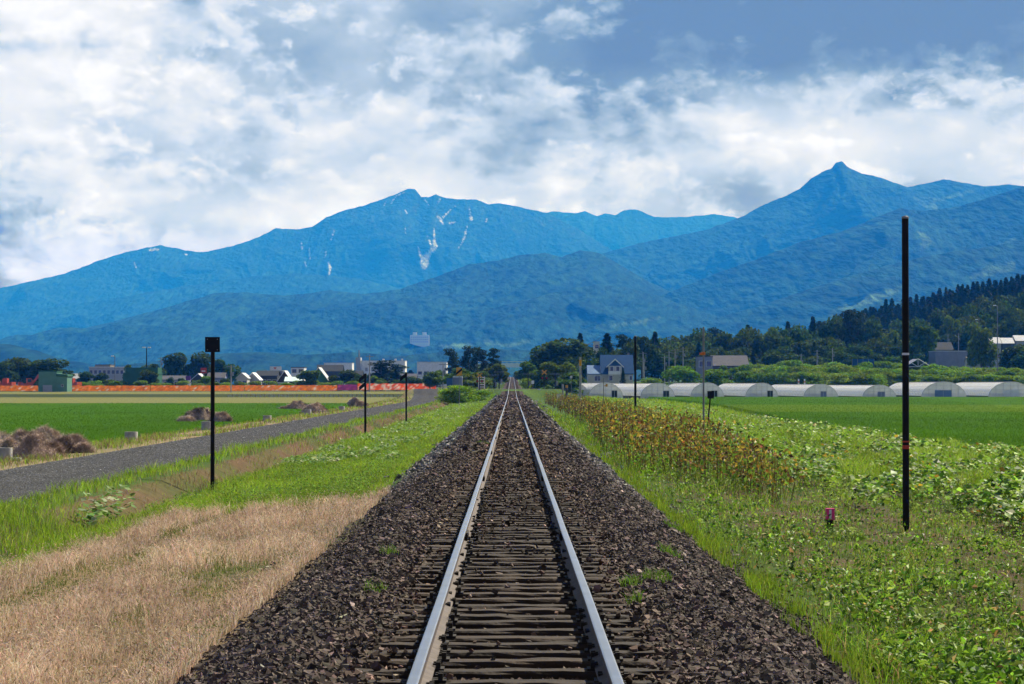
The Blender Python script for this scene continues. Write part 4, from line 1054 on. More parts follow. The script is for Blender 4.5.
def bld(name, px0, px1, top, Y, label, wall, roof, cat='building', eave=None, ridge='x', depth=8., win=(0, 0), base=None, group=None, over=.25, winpy=None, rz=0):
    """a building seen square on: walls px0..px1, eaves at py `eave`, roof top at py `top` (flat if eave is None); win = (columns, rows)"""
    x0, x1 = wx(px0, Y), wx(px1, Y); W = x1 - x0; xc = (x0 + x1) / 2
    z0 = gz(xc, Y) if base is None else wz(base, Y)
    Ht = wz(top, Y) - z0; He = Ht if eave is None else wz(eave, Y) - z0
    o = empty(name, (xc, Y, z0), rz, label, cat, group)
    w_ = W / 2
    if eave is None:
        MB().box(-w_, w_, 0, depth, -.6, He).build('wall', P_[wall], o)
        MB().box(-w_ - over * .5, w_ + over * .5, -over * .5, depth + over * .5, He + .004, He + .22).build('roof', P_[roof], o)
    elif ridge == 'x':          # ridge runs across the view: we look at a roof slope
        MB().box(-w_, w_, 0, depth, -.6, He).add([(-w_, 0, He), (-w_, depth, He), (-w_, depth / 2, Ht - .12)], [(0, 1, 2)]).add([(w_, 0, He), (w_, depth, He), (w_, depth / 2, Ht - .12)], [(0, 2, 1)]).build('wall', P_[wall], o)
        a = w_ + over; y0 = -over; k = (Ht - He) / (depth / 2); ze = He - over * k + .02
        r_ = MB()
        for sgn in (0, 1):
            ya = y0 if sgn == 0 else depth - y0
            r_.add([(-a, ya, ze), (a, ya, ze), (a, depth / 2, Ht), (-a, depth / 2, Ht), (-a, ya, ze + .16), (a, ya, ze + .16), (a, depth / 2, Ht + .16), (-a, depth / 2, Ht + .16)],
                   [(0, 3, 2, 1), (4, 5, 6, 7), (0, 1, 5, 4), (1, 2, 6, 5), (3, 0, 4, 7)])
        r_.build('roof', P_[roof], o)
    else:                        # gable towards us
        MB().box(-w_, w_, 0, depth, -.6, He).add([(-w_, 0, He), (w_, 0, He), (0, 0, Ht - .1)], [(0, 1, 2)]).add([(-w_, depth, He), (w_, depth, He), (0, depth, Ht - .1)], [(0, 2, 1)]).build('wall', P_[wall], o)
        k = (Ht - He) / w_; r_ = MB()
        for sg in (-1, 1):
            xe = sg * (w_ + over); ze = He - over * k + .02
            q = [(xe, -over, ze), (0, -over, Ht), (0, depth + over, Ht), (xe, depth + over, ze)]
            q2 = [(x, y, z + .2) for x, y, z in q]
            r_.add(q + q2, [(0, 3, 2, 1), (4, 5, 6, 7), (0, 1, 5, 4), (1, 2, 6, 5), (2, 3, 7, 6), (3, 0, 4, 7)])
        r_.build('roof', P_[roof], o)
    nc, nr = win
    for i in range(nc):
        for j in range(nr):
            cx_ = -w_ + (i + .5) * W / nc; hz_ = He / nr; cz_ = (j + .55) * hz_; ww = min(1.0, W / nc * .33); hh = min(.7, hz_ * .26)
            f_ = MB().box(cx_ - ww - .08, cx_ + ww + .08, -.06, -.004, cz_ - hh - .08, cz_ + hh + .08).build('window', P_['white'], o)
            MB().box(cx_ - ww, cx_ + ww, -.075, -.062, cz_ - hh, cz_ + hh).build('pane', m_pane, f_)
    return o

# ---- town on the left
o = bld('shed', 38.5, 56.5, 371.8, 548, 'sage green shed with a tall slanted roof in front of the orange netting', 'sage', 'green', 'shed', depth=7)
MB().box(-1.05, 1.05, -.05, -.003, 0, 1.5).build('shutter', P_['grey'], o)
W = wx(56.5, 548) - wx(38.5, 548); w2 = wx(67.5, 548) - wx(56.8, 548); zt = wz(376.5, 548) - o.location.z
MB().box(W / 2 + .02, W / 2 + w2, -.2, 6, -.5, zt).build('annex', P_['sage'], o)
MB().add([(W / 2, -.5, zt + .02), (W / 2 + w2 + .2, -.5, zt + .02), (W / 2 + w2 + .2, 6.2, zt + .02), (W / 2, 6.2, zt + .02), (W / 2, -.5, zt + .65), (W / 2 + w2 + .1, -.5, zt + .45), (W / 2 + w2 + .1, 6.2, zt + .45), (W / 2, 6.2, zt + .65)],
         [(0, 3, 2, 1), (4, 5, 6, 7), (0, 1, 5, 4), (1, 2, 6, 5), (2, 3, 7, 6), (3, 0, 4, 7)]).build('annex_roof', P_['green'], o)
w_ = MB().box(W / 2 + 1.1, W / 2 + 1.6, -.24, -.204, 1.1, 1.7).build('window', P_['white'], o); MB().box(W / 2 + 1.15, W / 2 + 1.55, -.25, -.242, 1.15, 1.65).build('pane', m_pane, w_)
o = bld('green_hut', 123, 157, 374, 600, 'large dark green windowless building of two tiers behind the netting', 'green', 'green', 'building', depth=9)
zt = wz(367.5, 600) - o.location.z; z1 = wz(374, 600) - o.location.z + .23
MB().box(-3.7, 4.2, 1.5, 8, z1, zt).build('upper_tier', P_['green'], o); MB().box(-4.1, -3.75, 1.5, 3, z1, zt - .2).box(-4.1, -3.75, 5, 7, z1, zt - .4).build('vent_stack', P_['sage'], o)
bld('hospital', 89, 124, 367.5, 900, 'long pale grey block with rows of windows, left of the green building', 'grey', 'white', 'building', depth=14, win=(8, 2))
bld('house', 95, 110, 365, 960, 'brownish grey tower block rising behind the long pale block', 'tan', 'greyroof', 'building', depth=12, win=(3, 3))
bld('house', 236.5, 247, 373.5, 640, 'small cream house with a steep pale gable roof behind the netting', 'beige', 'silver', 'house', 378, 'y', 9, (2, 1))
bld('house', 246, 258.5, 373.2, 648, 'grey gabled house with bright white roof edges', 'grey', 'white', 'house', 379.5, 'y', 9, (2, 1))
bld('house', 256, 277, 371, 690, 'wide dark grey house with a row of pale windows', 'dark', 'darkroof', 'house', 376, 'x', 9, (4, 1))
bld('house', 264, 282, 371.2, 720, 'grey block under the white rooftop signboard', 'greyroof', 'grey', 'building', None, 'x', 9, (3, 1))
o = empty('rooftop_sign', (wx(275.5, 718), 718, wz(371.2, 718) + .25), 0, 'white signboard with a red mark on a town roof', 'sign')
MB().box(-1.65, 1.65, 0, .35, 0, 1.15).build('board', P_['white'], o); MB().prism([(-.62, .80), (-.38, .95), (-.18, .80), (.06, .95), (.30, .80), (-.16, .28)][::-1], -.02, -.005).build('red_mark', m_red, o)
bld('house', 275.5, 293, 371.3, 630, 'dark brown house with a steep white edged gable', 'brown', 'white', 'house', 384, 'y', 9, (2, 2), over=.12)
bld('house', 291, 304, 367.8, 760, 'flat roofed white house with dark bands', 'white', 'dark', 'house', None, 'x', 9, (2, 3))
bld('barn', 285, 301, 377.3, 615, 'low pale green roofed barn beside the round tree', 'dark', 'teal', 'barn', 381.5, 'x', 6)
bld('barn', 269, 287, 383.2, 600, 'low white flat roof just behind the netting', 'grey', 'white', 'shed', None, 'x', 4)
o = bld('barn', 306, 331, 368, 640, 'dark green barn with a white slanting roof edge, right of the round tree', 'green', 'silver', 'barn', 384.5, 'y', 10, over=.15)
bld('house', 317, 342, 365.2, 800, 'long dark roofed house behind the green barn', 'dark', 'darkroof', 'house', 371.5, 'x', 9, (4, 1))
bld('house', 324, 352, 363.2, 1150, 'long low white warehouse far behind the dark roofs', 'white', 'silver', 'warehouse', None, 'x', 14, (6, 1))
o = bld('factory', 361, 405, 361, 1300, 'big white factory with a grey tower and mast', 'white', 'silver', 'factory', None, 'x', 22, (0, 0))
MB().box(-14.5, -11.95, -3, 9, 0, wz(357.5, 1300) - o.location.z).build('tower', P_['grey'], o); MB().tube([(-13, 2, 14), (-13, 2, wz(350, 1300) - o.location.z)], [.5, .3], 8).build('mast', m_grey, o)
for k in range(7): MB().box(-9.6 + k * 3.2, -8.2 + k * 3.2, -.08, -.01, 7.5, 9.5).build('window', P_['grey'], o)
for k in (-.5, 6, 9.5): MB().box(k, k + 1.0, 3, 4.5, wz(361, 1300) - o.location.z + .23, wz(361, 1300) - o.location.z + 1.2).build('roof_vent', P_['silver'], o)
bld('factory', 417, 446.5, 362.3, 1100, 'white flat roofed hall just left of the pines', 'white', 'silver', 'factory', None, 'x', 18, (5, 1))
bld('house', 345, 362, 371, 900, 'dark grey house between the two dark trees, town middle', 'greyroof', 'darkroof', 'house', 375, 'x', 8, (3, 1))
bld('house', 398, 416, 374, 800, 'slate roofed house right of the dark pine', 'grey', 'greyroof', 'house', 379, 'x', 8, (3, 1))
bld('house', 158, 184, 376, 700, 'pale grey house front behind the two small street trees', 'grey', 'greyroof', 'house', 380, 'x', 8, (5, 1))
bld('house', 190, 206, 374, 730, 'dark house with a slanting white roof edge behind the red sign', 'dark', 'silver', 'house', 381, 'y', 8, (2, 1))
bld('house', 207, 224, 373, 720, 'lavender grey house right of the red sign', 'lavender', 'greyroof', 'house', 378, 'x', 8, (3, 1))
bld('house', 70, 84, 374, 720, 'pale house glimpsed right of the green shed', 'lightblue', 'grey', 'house', 379, 'x', 8, (2, 1))
o = bld('container', 446.5, 452.3, 379, 432, 'small blue container by the side road', 'blue', 'blue', 'container', None, 'x', 3, (0, 0), 388.5, over=.05)
o = bld('container', 452.8, 462, 377.5, 434, 'pale grey container beside the blue one', 'lavender', 'silver', 'container', None, 'x', 3, (0, 0), 388.5, over=.05)
# roadside signs in the town
o = empty('sign', (wx(203.6, 640), 640, gz(wx(203.6, 640), 640)), 0, 'red signboard on a pole beside the two big trees', 'sign')
MB().tube([(0, 0, -.2), (0, 0, wz(373, 640) - o.location.z)], .12, 8).build('pole', m_grey, o); MB().box(-.75, .75, -.3, -.13, wz(373.3, 640) - o.location.z, wz(367.8, 640) - o.location.z).build('board', m_red, o)
MB().box(-.5, .5, -.31, -.302, wz(371.6, 640) - o.location.z, wz(370.6, 640) - o.location.z).build('white_bar', P_['white'], o)
o = empty('sign', (wx(188, 640), 640, gz(wx(188, 640), 640)), 0, 'purple signboard above a white strip behind the netting', 'sign')
MB().box(-.6, .6, -.3, .3, wz(380.2, 640) - o.location.z, wz(376, 640) - o.location.z).build('board', P_['purple'], o); MB().box(-.6, .6, -.25, .25, -.3, wz(380.3, 640) - o.location.z).build('white_base', P_['white'], o)
# big hotel on the wooded hill
pe = CX + E_V[:, 0] * F / E_V[:, 1]; qe = HY - (E_V[:, 2] - CZ) * F / E_V[:, 1]
cand = np.where(np.abs(pe - 419.5) < 10)[0]; cand = cand[np.argsort(E_V[cand, 1])]
kk = cand[np.argmax(np.minimum.accumulate(qe[cand]) <= 344.6)]; hx, hY, hzz = wx(419.5, E_V[kk, 1]), float(E_V[kk, 1]), float(E_V[kk, 2])
m_hot = paint('hotel_wall', (.85, .85, .83), .95); u_ = hY / F
o = empty('hotel', (hx, hY, hzz), 0, 'big pale hotel with two roof towers alone on the wooded hillside', 'hotel')
MB().box(-9.5 * u_, 9.5 * u_, 0, 5 * u_, -40, 8.6 * u_).build('wall', m_hot, o)
for q in (-4.8, 4.8): MB().box((q - 2) * u_, (q + 2) * u_, u_, 4 * u_, 8.6 * u_ + .05, 11.5 * u_).build('roof_tower', m_hot, o)
for k in range(9):
    for j in range(3):
        cx_ = (-8.2 + k * 2.05) * u_; MB().box(cx_ - .55 * u_, cx_ + .55 * u_, -.4, -.05, (1.4 + j * 2.3) * u_, (2.4 + j * 2.3) * u_).build('window', P_['lavender'], o)

# ---- right side
Y = 560.; o = empty('blue_house', (wx(610, Y), Y, gz(wx(610, Y), Y)), 0, 'large house with blue roofs, beige walls and a white edged gable', 'house')
zz = lambda py: wz(py, Y) - o.location.z; xx = lambda px: wx(px, Y) - o.location.x
MB().box(xx(588), xx(633), 0, 9, -.5, zz(374)).box(xx(601.2), xx(632.2), 2.6, 8.5, zz(374), zz(366)).build('wall', P_['beige'], o)
def slope(x0, x1, y0, z0, y1, z1, t=.2):
    return MB().add([(x0, y0, z0), (x1, y0, z0), (x1, y1, z1), (x0, y1, z1), (x0, y0, z0 + t), (x1, y0, z0 + t), (x1, y1, z1 + t), (x0, y1, z1 + t)], [(0, 3, 2, 1), (4, 5, 6, 7), (0, 1, 5, 4), (1, 2, 6, 5), (2, 3, 7, 6), (3, 0, 4, 7)])
r_ = slope(xx(600.5), xx(633.8), -.4, zz(374.4), 4.6, zz(355.5)); q_ = slope(xx(600.5), xx(633.8), 9.6, zz(374.4), 4.62, zz(355.5)); r_.add(q_.v, q_.f)
rf = r_.build('roof', P_['slate'], o); MB().box(xx(628.5), xx(630.5), 5, 6.2, zz(357.5), zz(352.5)).build('chimney', P_['tan'], rf)
r_ = slope(xx(587.2), xx(600.3), -.35, zz(374.6), 3.2, zz(366)); q_ = slope(xx(587.2), xx(600.3), 8.5, zz(374.6), 3.22, zz(366)); r_.add(q_.v, q_.f); r_.build('wing_roof', P_['lightblue'], o)
g = MB().box(xx(608.4), xx(621.4), -.9, 4, -.5, zz(366)).add([(xx(608.4), -.9, zz(366)), (xx(621.4), -.9, zz(366)), (xx(614.9), -.9, zz(359.6))], [(0, 1, 2)], 1)
g.build('dormer', [P_['beige'], P_['slate']], o)
for sg in (-1, 1):
    xa_, xb2 = xx(614.9), xx(614.9 + sg * 8.6)
    MB().add([(xa_, -1.15, zz(358.6)), (xb2, -1.15, zz(366.6)), (xb2, -1.15, zz(367.8)), (xa_, -1.15, zz(360.0)), (xa_, -1.0, zz(358.6)), (xb2, -1.0, zz(366.6)), (xb2, -1.0, zz(367.8)), (xa_, -1.0, zz(360.0))],
             [(0, 1, 2, 3), (7, 6, 5, 4), (0, 4, 5, 1), (1, 5, 6, 2), (2, 6, 7, 3), (3, 7, 4, 0)]).build('gable_trim', P_['white'], o)
    MB().add([(xa_, -1.0, zz(358.8)), (xb2, -1.0, zz(366.9)), (xb2, 3.4, zz(366.9)), (xa_, 3.4, zz(358.8)), (xa_, -1.0, zz(358.4)), (xb2, -1.0, zz(366.5)), (xb2, 3.4, zz(366.5)), (xa_, 3.4, zz(358.4))], [(0, 3, 2, 1), (4, 5, 6, 7), (0, 1, 5, 4), (1, 2, 6, 5), (2, 3, 7, 6), (3, 0, 4, 7)]).build('dormer_roof', P_['slate'], o)
MB().box(xx(608), xx(620), -1.6, -.92, zz(372.4), zz(371.2)).box(xx(608), xx(620), -1.62, -1.5, zz(374.6), zz(372.3)).build('balcony', P_['white'], o)
for (a, b, c, d) in [(610, 613, 371, 366.6), (616, 619, 371, 366.6), (594.5, 597.2, 380.8, 376), (597.8, 600.2, 380.8, 376), (609, 612.2, 380.5, 375.8), (629.5, 632, 380, 376)]:
    yf = -.98 if 608 < a < 622 else -.07
    f_ = MB().box(xx(a - .45), xx(b + .45), yf, yf + .06, zz(c + .45), zz(d - .45)).build('window', P_['white'], o); MB().box(xx(a), xx(b), yf - .02, yf - .004, zz(c), zz(d)).build('pane', m_pane, f_)
bld('barn', 713, 748.3, 355.8, 620, 'wide grey barn with a plain grey roof, right of the thin grey pole', 'greyroof', 'greyroof', 'barn', 366, 'x', 12, (4, 1))
bld('house', 698, 712.5, 357, 612, 'white panelled annexe at the left end of the grey barn', 'lavender', 'greyroof', 'house', None, 'x', 8, (2, 2))
bld('house', 766, 786, 357.5, 760, 'house with only its pale gable showing over the hedge', 'grey', 'silver', 'house', 365, 'y', 8)
bld('house', 882, 902, 362, 700, 'low grey building just left of the tallest pole', 'greyroof', 'tan', 'building', None, 'x', 7, (3, 1))
bld('house', 935.5, 974, 351.5, 720, 'long blue grey hall above the hedge at right', 'lavender', 'silver', 'hall', None, 'x', 12, (0, 0))
bld('house', 932.5, 953, 342.5, 760, 'dark roofed house behind the blue grey hall', 'lavender', 'darkroof', 'house', 350, 'x', 9, (2, 1))
bld('house', 968, 981, 357, 700, 'small shed with a pinkish brown roof in front of the hall', 'beige', 'tan', 'shed', 362, 'x', 5)
bld('house', 986, 1001, 337.5, 808, 'house with a bright pale roof beside the street lamp', 'grey', 'silver', 'house', 343.5, 'x', 8, (2, 1))
bld('house', 1003, 1014, 338, 812, 'pale roofed cottage right of the street lamp', 'dark', 'silver', 'house', 343.5, 'x', 8, (2, 1))
bld('house', 1016, 1030, 335.5, 816, 'pale roofed house cut by the right edge', 'grey', 'silver', 'house', 341, 'x', 8, (2, 1))
bld('house', 893, 906, 340, 900, 'white house peeping out behind the tallest pole', 'white', 'grey', 'house', 345, 'x', 8, (2, 2))
bld('house', 594, 599.5, 342, 900, 'narrow cream building between the dark conifers', 'beige', 'grey', 'building', None, 'x', 8, (1, 4))
# bare tunnel frame beside the tallest pole
Y = 640.; x0 = wx(905, Y); x1 = wx(931, Y); o = empty('tunnel_frame', ((x0 + x1) / 2, Y, gz((x0 + x1) / 2, Y)), 0, 'bare pale tunnel with a triangular truss front, above the hedge', 'tunnel')
hh = wz(358.8, Y) - o.location.z; wd_ = (x1 - x0) / 2; zb = hh - 2.1
fr = MB()
for (a, b) in [((-wd_, zb), (0, hh)), ((0, hh), (wd_, zb)), ((-wd_, zb), (wd_, zb)), ((-wd_ * .5, zb + 1.0), (0, zb)), ((0, zb), (wd_ * .5, zb + 1.0)), ((-wd_, -.3), (-wd_, zb)), ((wd_, -.3), (wd_, zb)), ((0, zb), (0, hh))]:
    fr.tube([(a[0], 0, a[1]), (b[0], 0, b[1])], .09, 6)
fr.build('truss', P_['white'], o)
MB().add([(-wd_, .1, zb), (0, .1, hh), (wd_, .1, zb), (-wd_, 9, zb), (0, 9, hh), (wd_, 9, zb)], [(0, 1, 4, 3), (1, 2, 5, 4)]).build('roof', P_['lavender'], o)
# panel fence over the hedge
o = empty('panel_fence', (wx(863, 640), 640, gz(wx(863, 640), 640)), 0, 'dark blue panel screen above the hedge', 'screen')
zt = wz(358.8, 640) - o.location.z; zb = wz(365.5, 640) - o.location.z
MB().box(-2.9, 2.9, 0, .1, zb, zt).build('panel', P_['slate'], o)
for k in range(5): MB().box(-2.95 + k * 1.45, -2.85 + k * 1.45, -.08, -.01, -.3, zt).build('post', m_grey, o)

# ---- plastic tunnels (greenhouses)
def film(name, c, tr, al):
    m, n, o_ = nt_of(name); b = n.nodes.new('ShaderNodeBsdfPrincipled'); b.inputs['Base Color'].default_value = (*c, 1); b.inputs['Roughness'].default_value = .35
    t = n.nodes.new('ShaderNodeBsdfTranslucent'); t.inputs['Color'].default_value = (*c, 1); ms = n.nodes.new('ShaderNodeMixShader'); ms.inputs[0].default_value = tr
    tp_ = n.nodes.new('ShaderNodeBsdfTransparent'); m2 = n.nodes.new('ShaderNodeMixShader')
    no = n.nodes.new('ShaderNodeTexNoise'); no.inputs['Scale'].default_value = .7; no.inputs['Detail'].default_value = 4
    mr = n.nodes.new('ShaderNodeMapRange'); mr.inputs['From Min'].default_value = .3; mr.inputs['From Max'].default_value = .7; mr.inputs['To Min'].default_value = al - .12; mr.inputs['To Max'].default_value = min(1, al + .1)
    tc_ = n.nodes.new('ShaderNodeTexCoord'); n.links.new(tc_.outputs['Object'], no.inputs['Vector']); n.links.new(no.outputs['Fac'], mr.inputs[0]); n.links.new(mr.outputs[0], m2.inputs[0])
    n.links.new(b.outputs[0], ms.inputs[1]); n.links.new(t.outputs[0], ms.inputs[2]); n.links.new(tp_.outputs[0], m2.inputs[1]); n.links.new(ms.outputs[0], m2.inputs[2]); n.links.new(m2.outputs[0], o_.inputs[0]); return m
m_film = film('milky_film', (.93, .94, .95), .16, .98); m_clear = film('clear_film', (.90, .93, .95), .3, .76)
m_dark = mat('shade_inside', (.05, .06, .05), (.03, .04, .03), 3, .9)  # dark colour standing in for the shade inside tunnel openings
def tunnel(px0, px1, top, Ln, label, door, yb=460., rz=0.):
    x0, x1 = wx(px0, yb), wx(px1, yb); W = (x1 - x0) / 2; xc = (x0 + x1) / 2; z0 = gz(xc, yb); H = wz(top, yb) - z0
    o = empty('greenhouse', (xc, yb, z0), rz, label, 'greenhouse', 'plastic tunnel greenhouses along the right field')
    na = 20; k_ = max(8, int(Ln / 1.8)); vs = []; fs = []
    def arc(t): # 0..1 from left foot to right foot
        a = math.pi * (1 - t); return (math.copysign(abs(math.cos(a)) ** .95, math.cos(a)) * W, max(0, math.sin(a)) ** .92 * H)
    ys_t = [Ln * i / (k_ * 2) for i in range(k_ * 2 + 1)]
    for i, y in enumerate(ys_t):
        sag = 1.0 if i % 2 == 0 else .985
        for j in range(na + 1):
            x, z = arc(j / na); vs.append((x * sag, y, .55 + max(0, z - .55) * sag if z > .55 else z))
    n1_ = na + 1; side = set()
    for i in range(len(ys_t) - 1):
        for j in range(na):
            if j in (0, na - 1): continue
            fs.append((i * n1_ + j, i * n1_ + j + 1, (i + 1) * n1_ + j + 1, (i + 1) * n1_ + j))
    MB().add(vs, fs, 0, True).build('cover', m_film, o)
    ridge_h = MB(); 
    for i in range(0, len(ys_t), 2):
        ridge_h.tube([(arc(j / 12)[0] * 1.004, ys_t[i], arc(j / 12)[1] * 1.004 + .01) for j in range(13)], .022, 5, 0, False)
    ridge_h.build('hoops', m_grey, o)
    x_, z_ = arc(1 / na)
    for sg in (-1, 1): MB().box(sg * (abs(x_) - .02) - .02, sg * (abs(x_) - .02) + .02, .3, Ln - .3, 0.02, z_ + .02).build('side_opening_shade', m_dark, o)  # solid dark strips paint the shade behind the rolled-up sides
    ev = [(arc(j / na)[0] * .985, .02, arc(j / na)[1] * .985) for j in range(na + 1)]
    MB().add(ev + [(0, .02, 0)], [(j, j + 1, na + 1) for j in range(na)]).build('end_wall', m_clear, o)
    MB().add([(x, Ln - .02, z) for x, _, z in ev] + [(0, Ln - .02, 0)], [(j + 1, j, na + 1) for j in range(na)]).build('end_wall', m_clear, o)
    f_ = MB()
    for q in (-.66, -.33, 0, .33, .66): f_.box(q * W - .04, q * W + .04, -.05, .012, 0, H * (1 - q * q) ** .42)
    for hz_ in (.3, .55, .78): 
        ww = W * math.sqrt(max(.02, 1 - hz_ ** 2.5)); f_.box(-ww, ww, -.055, -.051, hz_ * H - .03, hz_ * H + .03)
    f_.tube([(arc(j / 16)[0], -.02, arc(j / 16)[1]) for j in range(17)], .06, 6).build('end_frame', P_['silver'], o)
    d0, d1, mm = door; d_ = MB().box(d0 * W, d1 * W, -.085, -.06, .02, H * .52).build('door', mm, o)  # in m_dark this panel paints the shade of an open doorway
    MB().box((d0 + d1) / 2 * W - .03, (d0 + d1) / 2 * W + .03, -.1, -.087, .02, H * .52).build('door_bar', P_['silver'], d_)
    # crop rows inside
    V, T, C = leaves(np.stack([rng.uniform(-W * .7, W * .7, 500), rng.uniform(1, Ln - 1, 500), rng.uniform(.1, .9, 500)], -1), rng.uniform(.3, .6, 500), rng, pick(rng, 500, [(1, (.05, .12, .03))]))
    link('crop', np_mesh('crop', V, T, C, m_leaf), o)
tunnel(569.5, 588, 384.2, 34, 'leftmost small plastic tunnel, half hidden behind its neighbour', (.1, .5, m_dark), 468.)
tunnel(588, 623, 383.0, 40, 'plastic tunnel directly below the blue house, dark door opening at right', (.35, .66, m_dark), rz=.12)
tunnel(640, 675, 383.4, 46, 'plastic tunnel just right of the black pole in the weeds', (.32, .66, m_dark), rz=.13)
tunnel(690, 724, 383.0, 46, 'plastic tunnel behind the thin grey pole with the orange band', (.25, .6, m_dark), rz=.05)
tunnel(745, 778, 383.2, 46, 'plastic tunnel in front of the left end of the hedge', (.35, .68, m_dark), rz=.05)
tunnel(803, 838, 384.4, 50, 'plastic tunnel midway along the hedge with a grey door', (0, .33, P_['lavender']), rz=.05)
tunnel(862, 896, 385.2, 50, 'lowest plastic tunnel, just left of the tallest pole', (-.1, .33, P_['lavender']), rz=.05)
tunnel(921, 966, 382.0, 46, 'big plastic tunnel right of the tallest pole, pale double door', (-.4, .35, P_['lightblue']))
tunnel(988, 1033, 382.0, 46, 'big plastic tunnel cut by the right edge of the photo', (-.35, .35, m_clear))

# ---- orange netting along the road on the left, and the low fence in front
def net(px0, px1, y0, top, bot, cols, label, seed, name='safety_net', cat='safety net'):
    r = np.random.default_rng(seed); x0, x1 = wx(px0, y0), wx(px1, y0); n = max(6, int((x1 - x0) / .45)); xs2 = np.linspace(x0, x1, n); z0 = gz((x0 + x1) / 2, y0)
    o = empty(name, ((x0 + x1) / 2, y0, z0), 0, label, cat, 'orange netting along the road' if name == 'safety_net' else None)
    ht = wz(top, y0) - z0; hb = wz(bot, y0) - z0; V = []; C = []
    for j in range(5):
        t = j / 4
        zt = hb + (ht - hb) * t + (.18 * fbm(xs2 / 1.4 + seed, xs2 * 0 + j, 3)) * t
        V.append(np.stack([xs2 - o.location.x, .10 * fbm(xs2 / .9, xs2 * 0 + j * 3 + seed, 3), zt], -1))
        k = r.choice(len(cols), n, p=[c[0] for c in cols]); C.append(np.array([c[1] for c in cols])[k] * np.exp(.18 * r.standard_normal((n, 1))))
    m_ = m_net
    link('net', np_mesh('net', np.concatenate(V), grid_faces(n, 5), np.concatenate(C), m_), o)
    for q in range(max(2, min(12, int((x1 - x0) / 2.4)))):
        xp = x0 + (x1 - x0) * (q + .5) / max(2, min(12, int((x1 - x0) / 2.4))) - o.location.x
        MB().tube([(xp, .14, -.3), (xp, .14, ht + .1)], .035, 6).build('post', m_orange, o)
m_net = mat_attr('plastic_netting', rough=.6, spec=.2, translucent=.35)
OR = [(.8, (.72, .18, .02)), (.15, (.66, .26, .06)), (.05, (.7, .6, .5))]
net(-25, 38, 556, 385.6, 391, OR, 'orange safety netting left of the green shed', 1); net(67, 150, 556, 385.6, 391, OR, 'orange safety netting right of the green shed', 2)
net(150.5, 244, 556, 385.4, 391, OR, 'orange safety netting behind the post with the square plate', 3); net(244.5, 337, 556, 385.2, 390.6, OR, 'orange safety netting below the town houses', 4)
net(337.5, 357, 553, 384.6, 390.2, [(.8, (.22, .035, .16)), (.2, (.35, .06, .14))], 'purple netting piece in the orange row', 5)
net(357.5, 436, 548, 383.6, 390, [(.72, (.75, .10, .03)), (.28, (.75, .55, .48))], 'red and white netting nearest the level crossing', 6)
o = empty('low_fence', (wx(315, 507), 507, gz(wx(315, 507), 507)), 0, 'low row of pale posts along the dark ditch bank', 'fence')
for k in range(38):
    xp = wx(228 + k * 4.6, 507); zp = gz(xp, 507) - o.location.z; MB().box(xp - o.location.x - .1, xp - o.location.x + .1, -.08, .08, zp - .2, zp + .62).build('post', m_conc, o)
MB().box(wx(228, 507) - o.location.x, wx(400, 507) - o.location.x, -.03, .03, .42, .50).build('rail', m_conc, o)

# ---- excavators behind the netting
m_exo = mat('machine_orange', (.55, .10, .04), (.40, .07, .03), 2, .5); m_trk = mat('rubber_track', (.02, .02, .02), (.035, .03, .03), 5, .9)
ex = empty('excavator', (0, 0, 0), 0, 'x', 'excavator', 'orange excavators at the road works')
for sg in (-1, 1): MB().prism([(-1.6, .1), (-1.4, 0), (1.4, 0), (1.6, .1), (1.6, .6), (1.4, .75), (-1.4, .75), (-1.6, .6)], sg * 1.0 - .3, sg * 1.0 + .3).build('track', m_trk, ex)
MB().box(-1.9, 1.0, -1.25, 1.25, .85, 1.9).box(-2.0, -1.2, -1.2, 1.2, 1.0, 2.2).build('body', m_exo, ex)
cb = MB().prism([(-.2, 1.91), (1.2, 1.91), (1.1, 2.7), (.8, 3.1), (-.2, 3.1)], -1.2, -.15).build('cab', m_exo, ex); MB().box(.0, .85, -1.23, -1.205, 2.15, 2.9).build('window', m_pane, cb)
MB().prism([(.9, 1.5), (1.3, 1.4), (3.0, 3.6), (4.4, 3.5), (4.4, 3.8), (2.7, 4.1)], .1, .5).build('boom', m_exo, ex)
MB().prism([(4.2, 3.85), (4.6, 3.8), (4.5, 1.6), (4.2, 1.5)], .12, .48).build('arm', m_exo, ex); MB().prism([(4.1, 1.7), (4.7, 1.5), (4.4, .8), (3.7, .7), (3.9, 1.2)], -.1, .7).build('bucket', m_trk, ex)
for i, (px, rz, lab) in enumerate([(6, 2.9, 'orange excavator at the far left edge, boom to the left'), (27, .35, 'orange excavator just left of the green shed'), (72, 2.8, 'orange machine peeping out right of the green shed')]):
    e_ = ex if i == 0 else copy_tree(ex); e_['label'] = lab; e_.location = (wx(px, 575), 575, gz(wx(px, 575), 575)); e_.rotation_euler = (0, 0, rz)

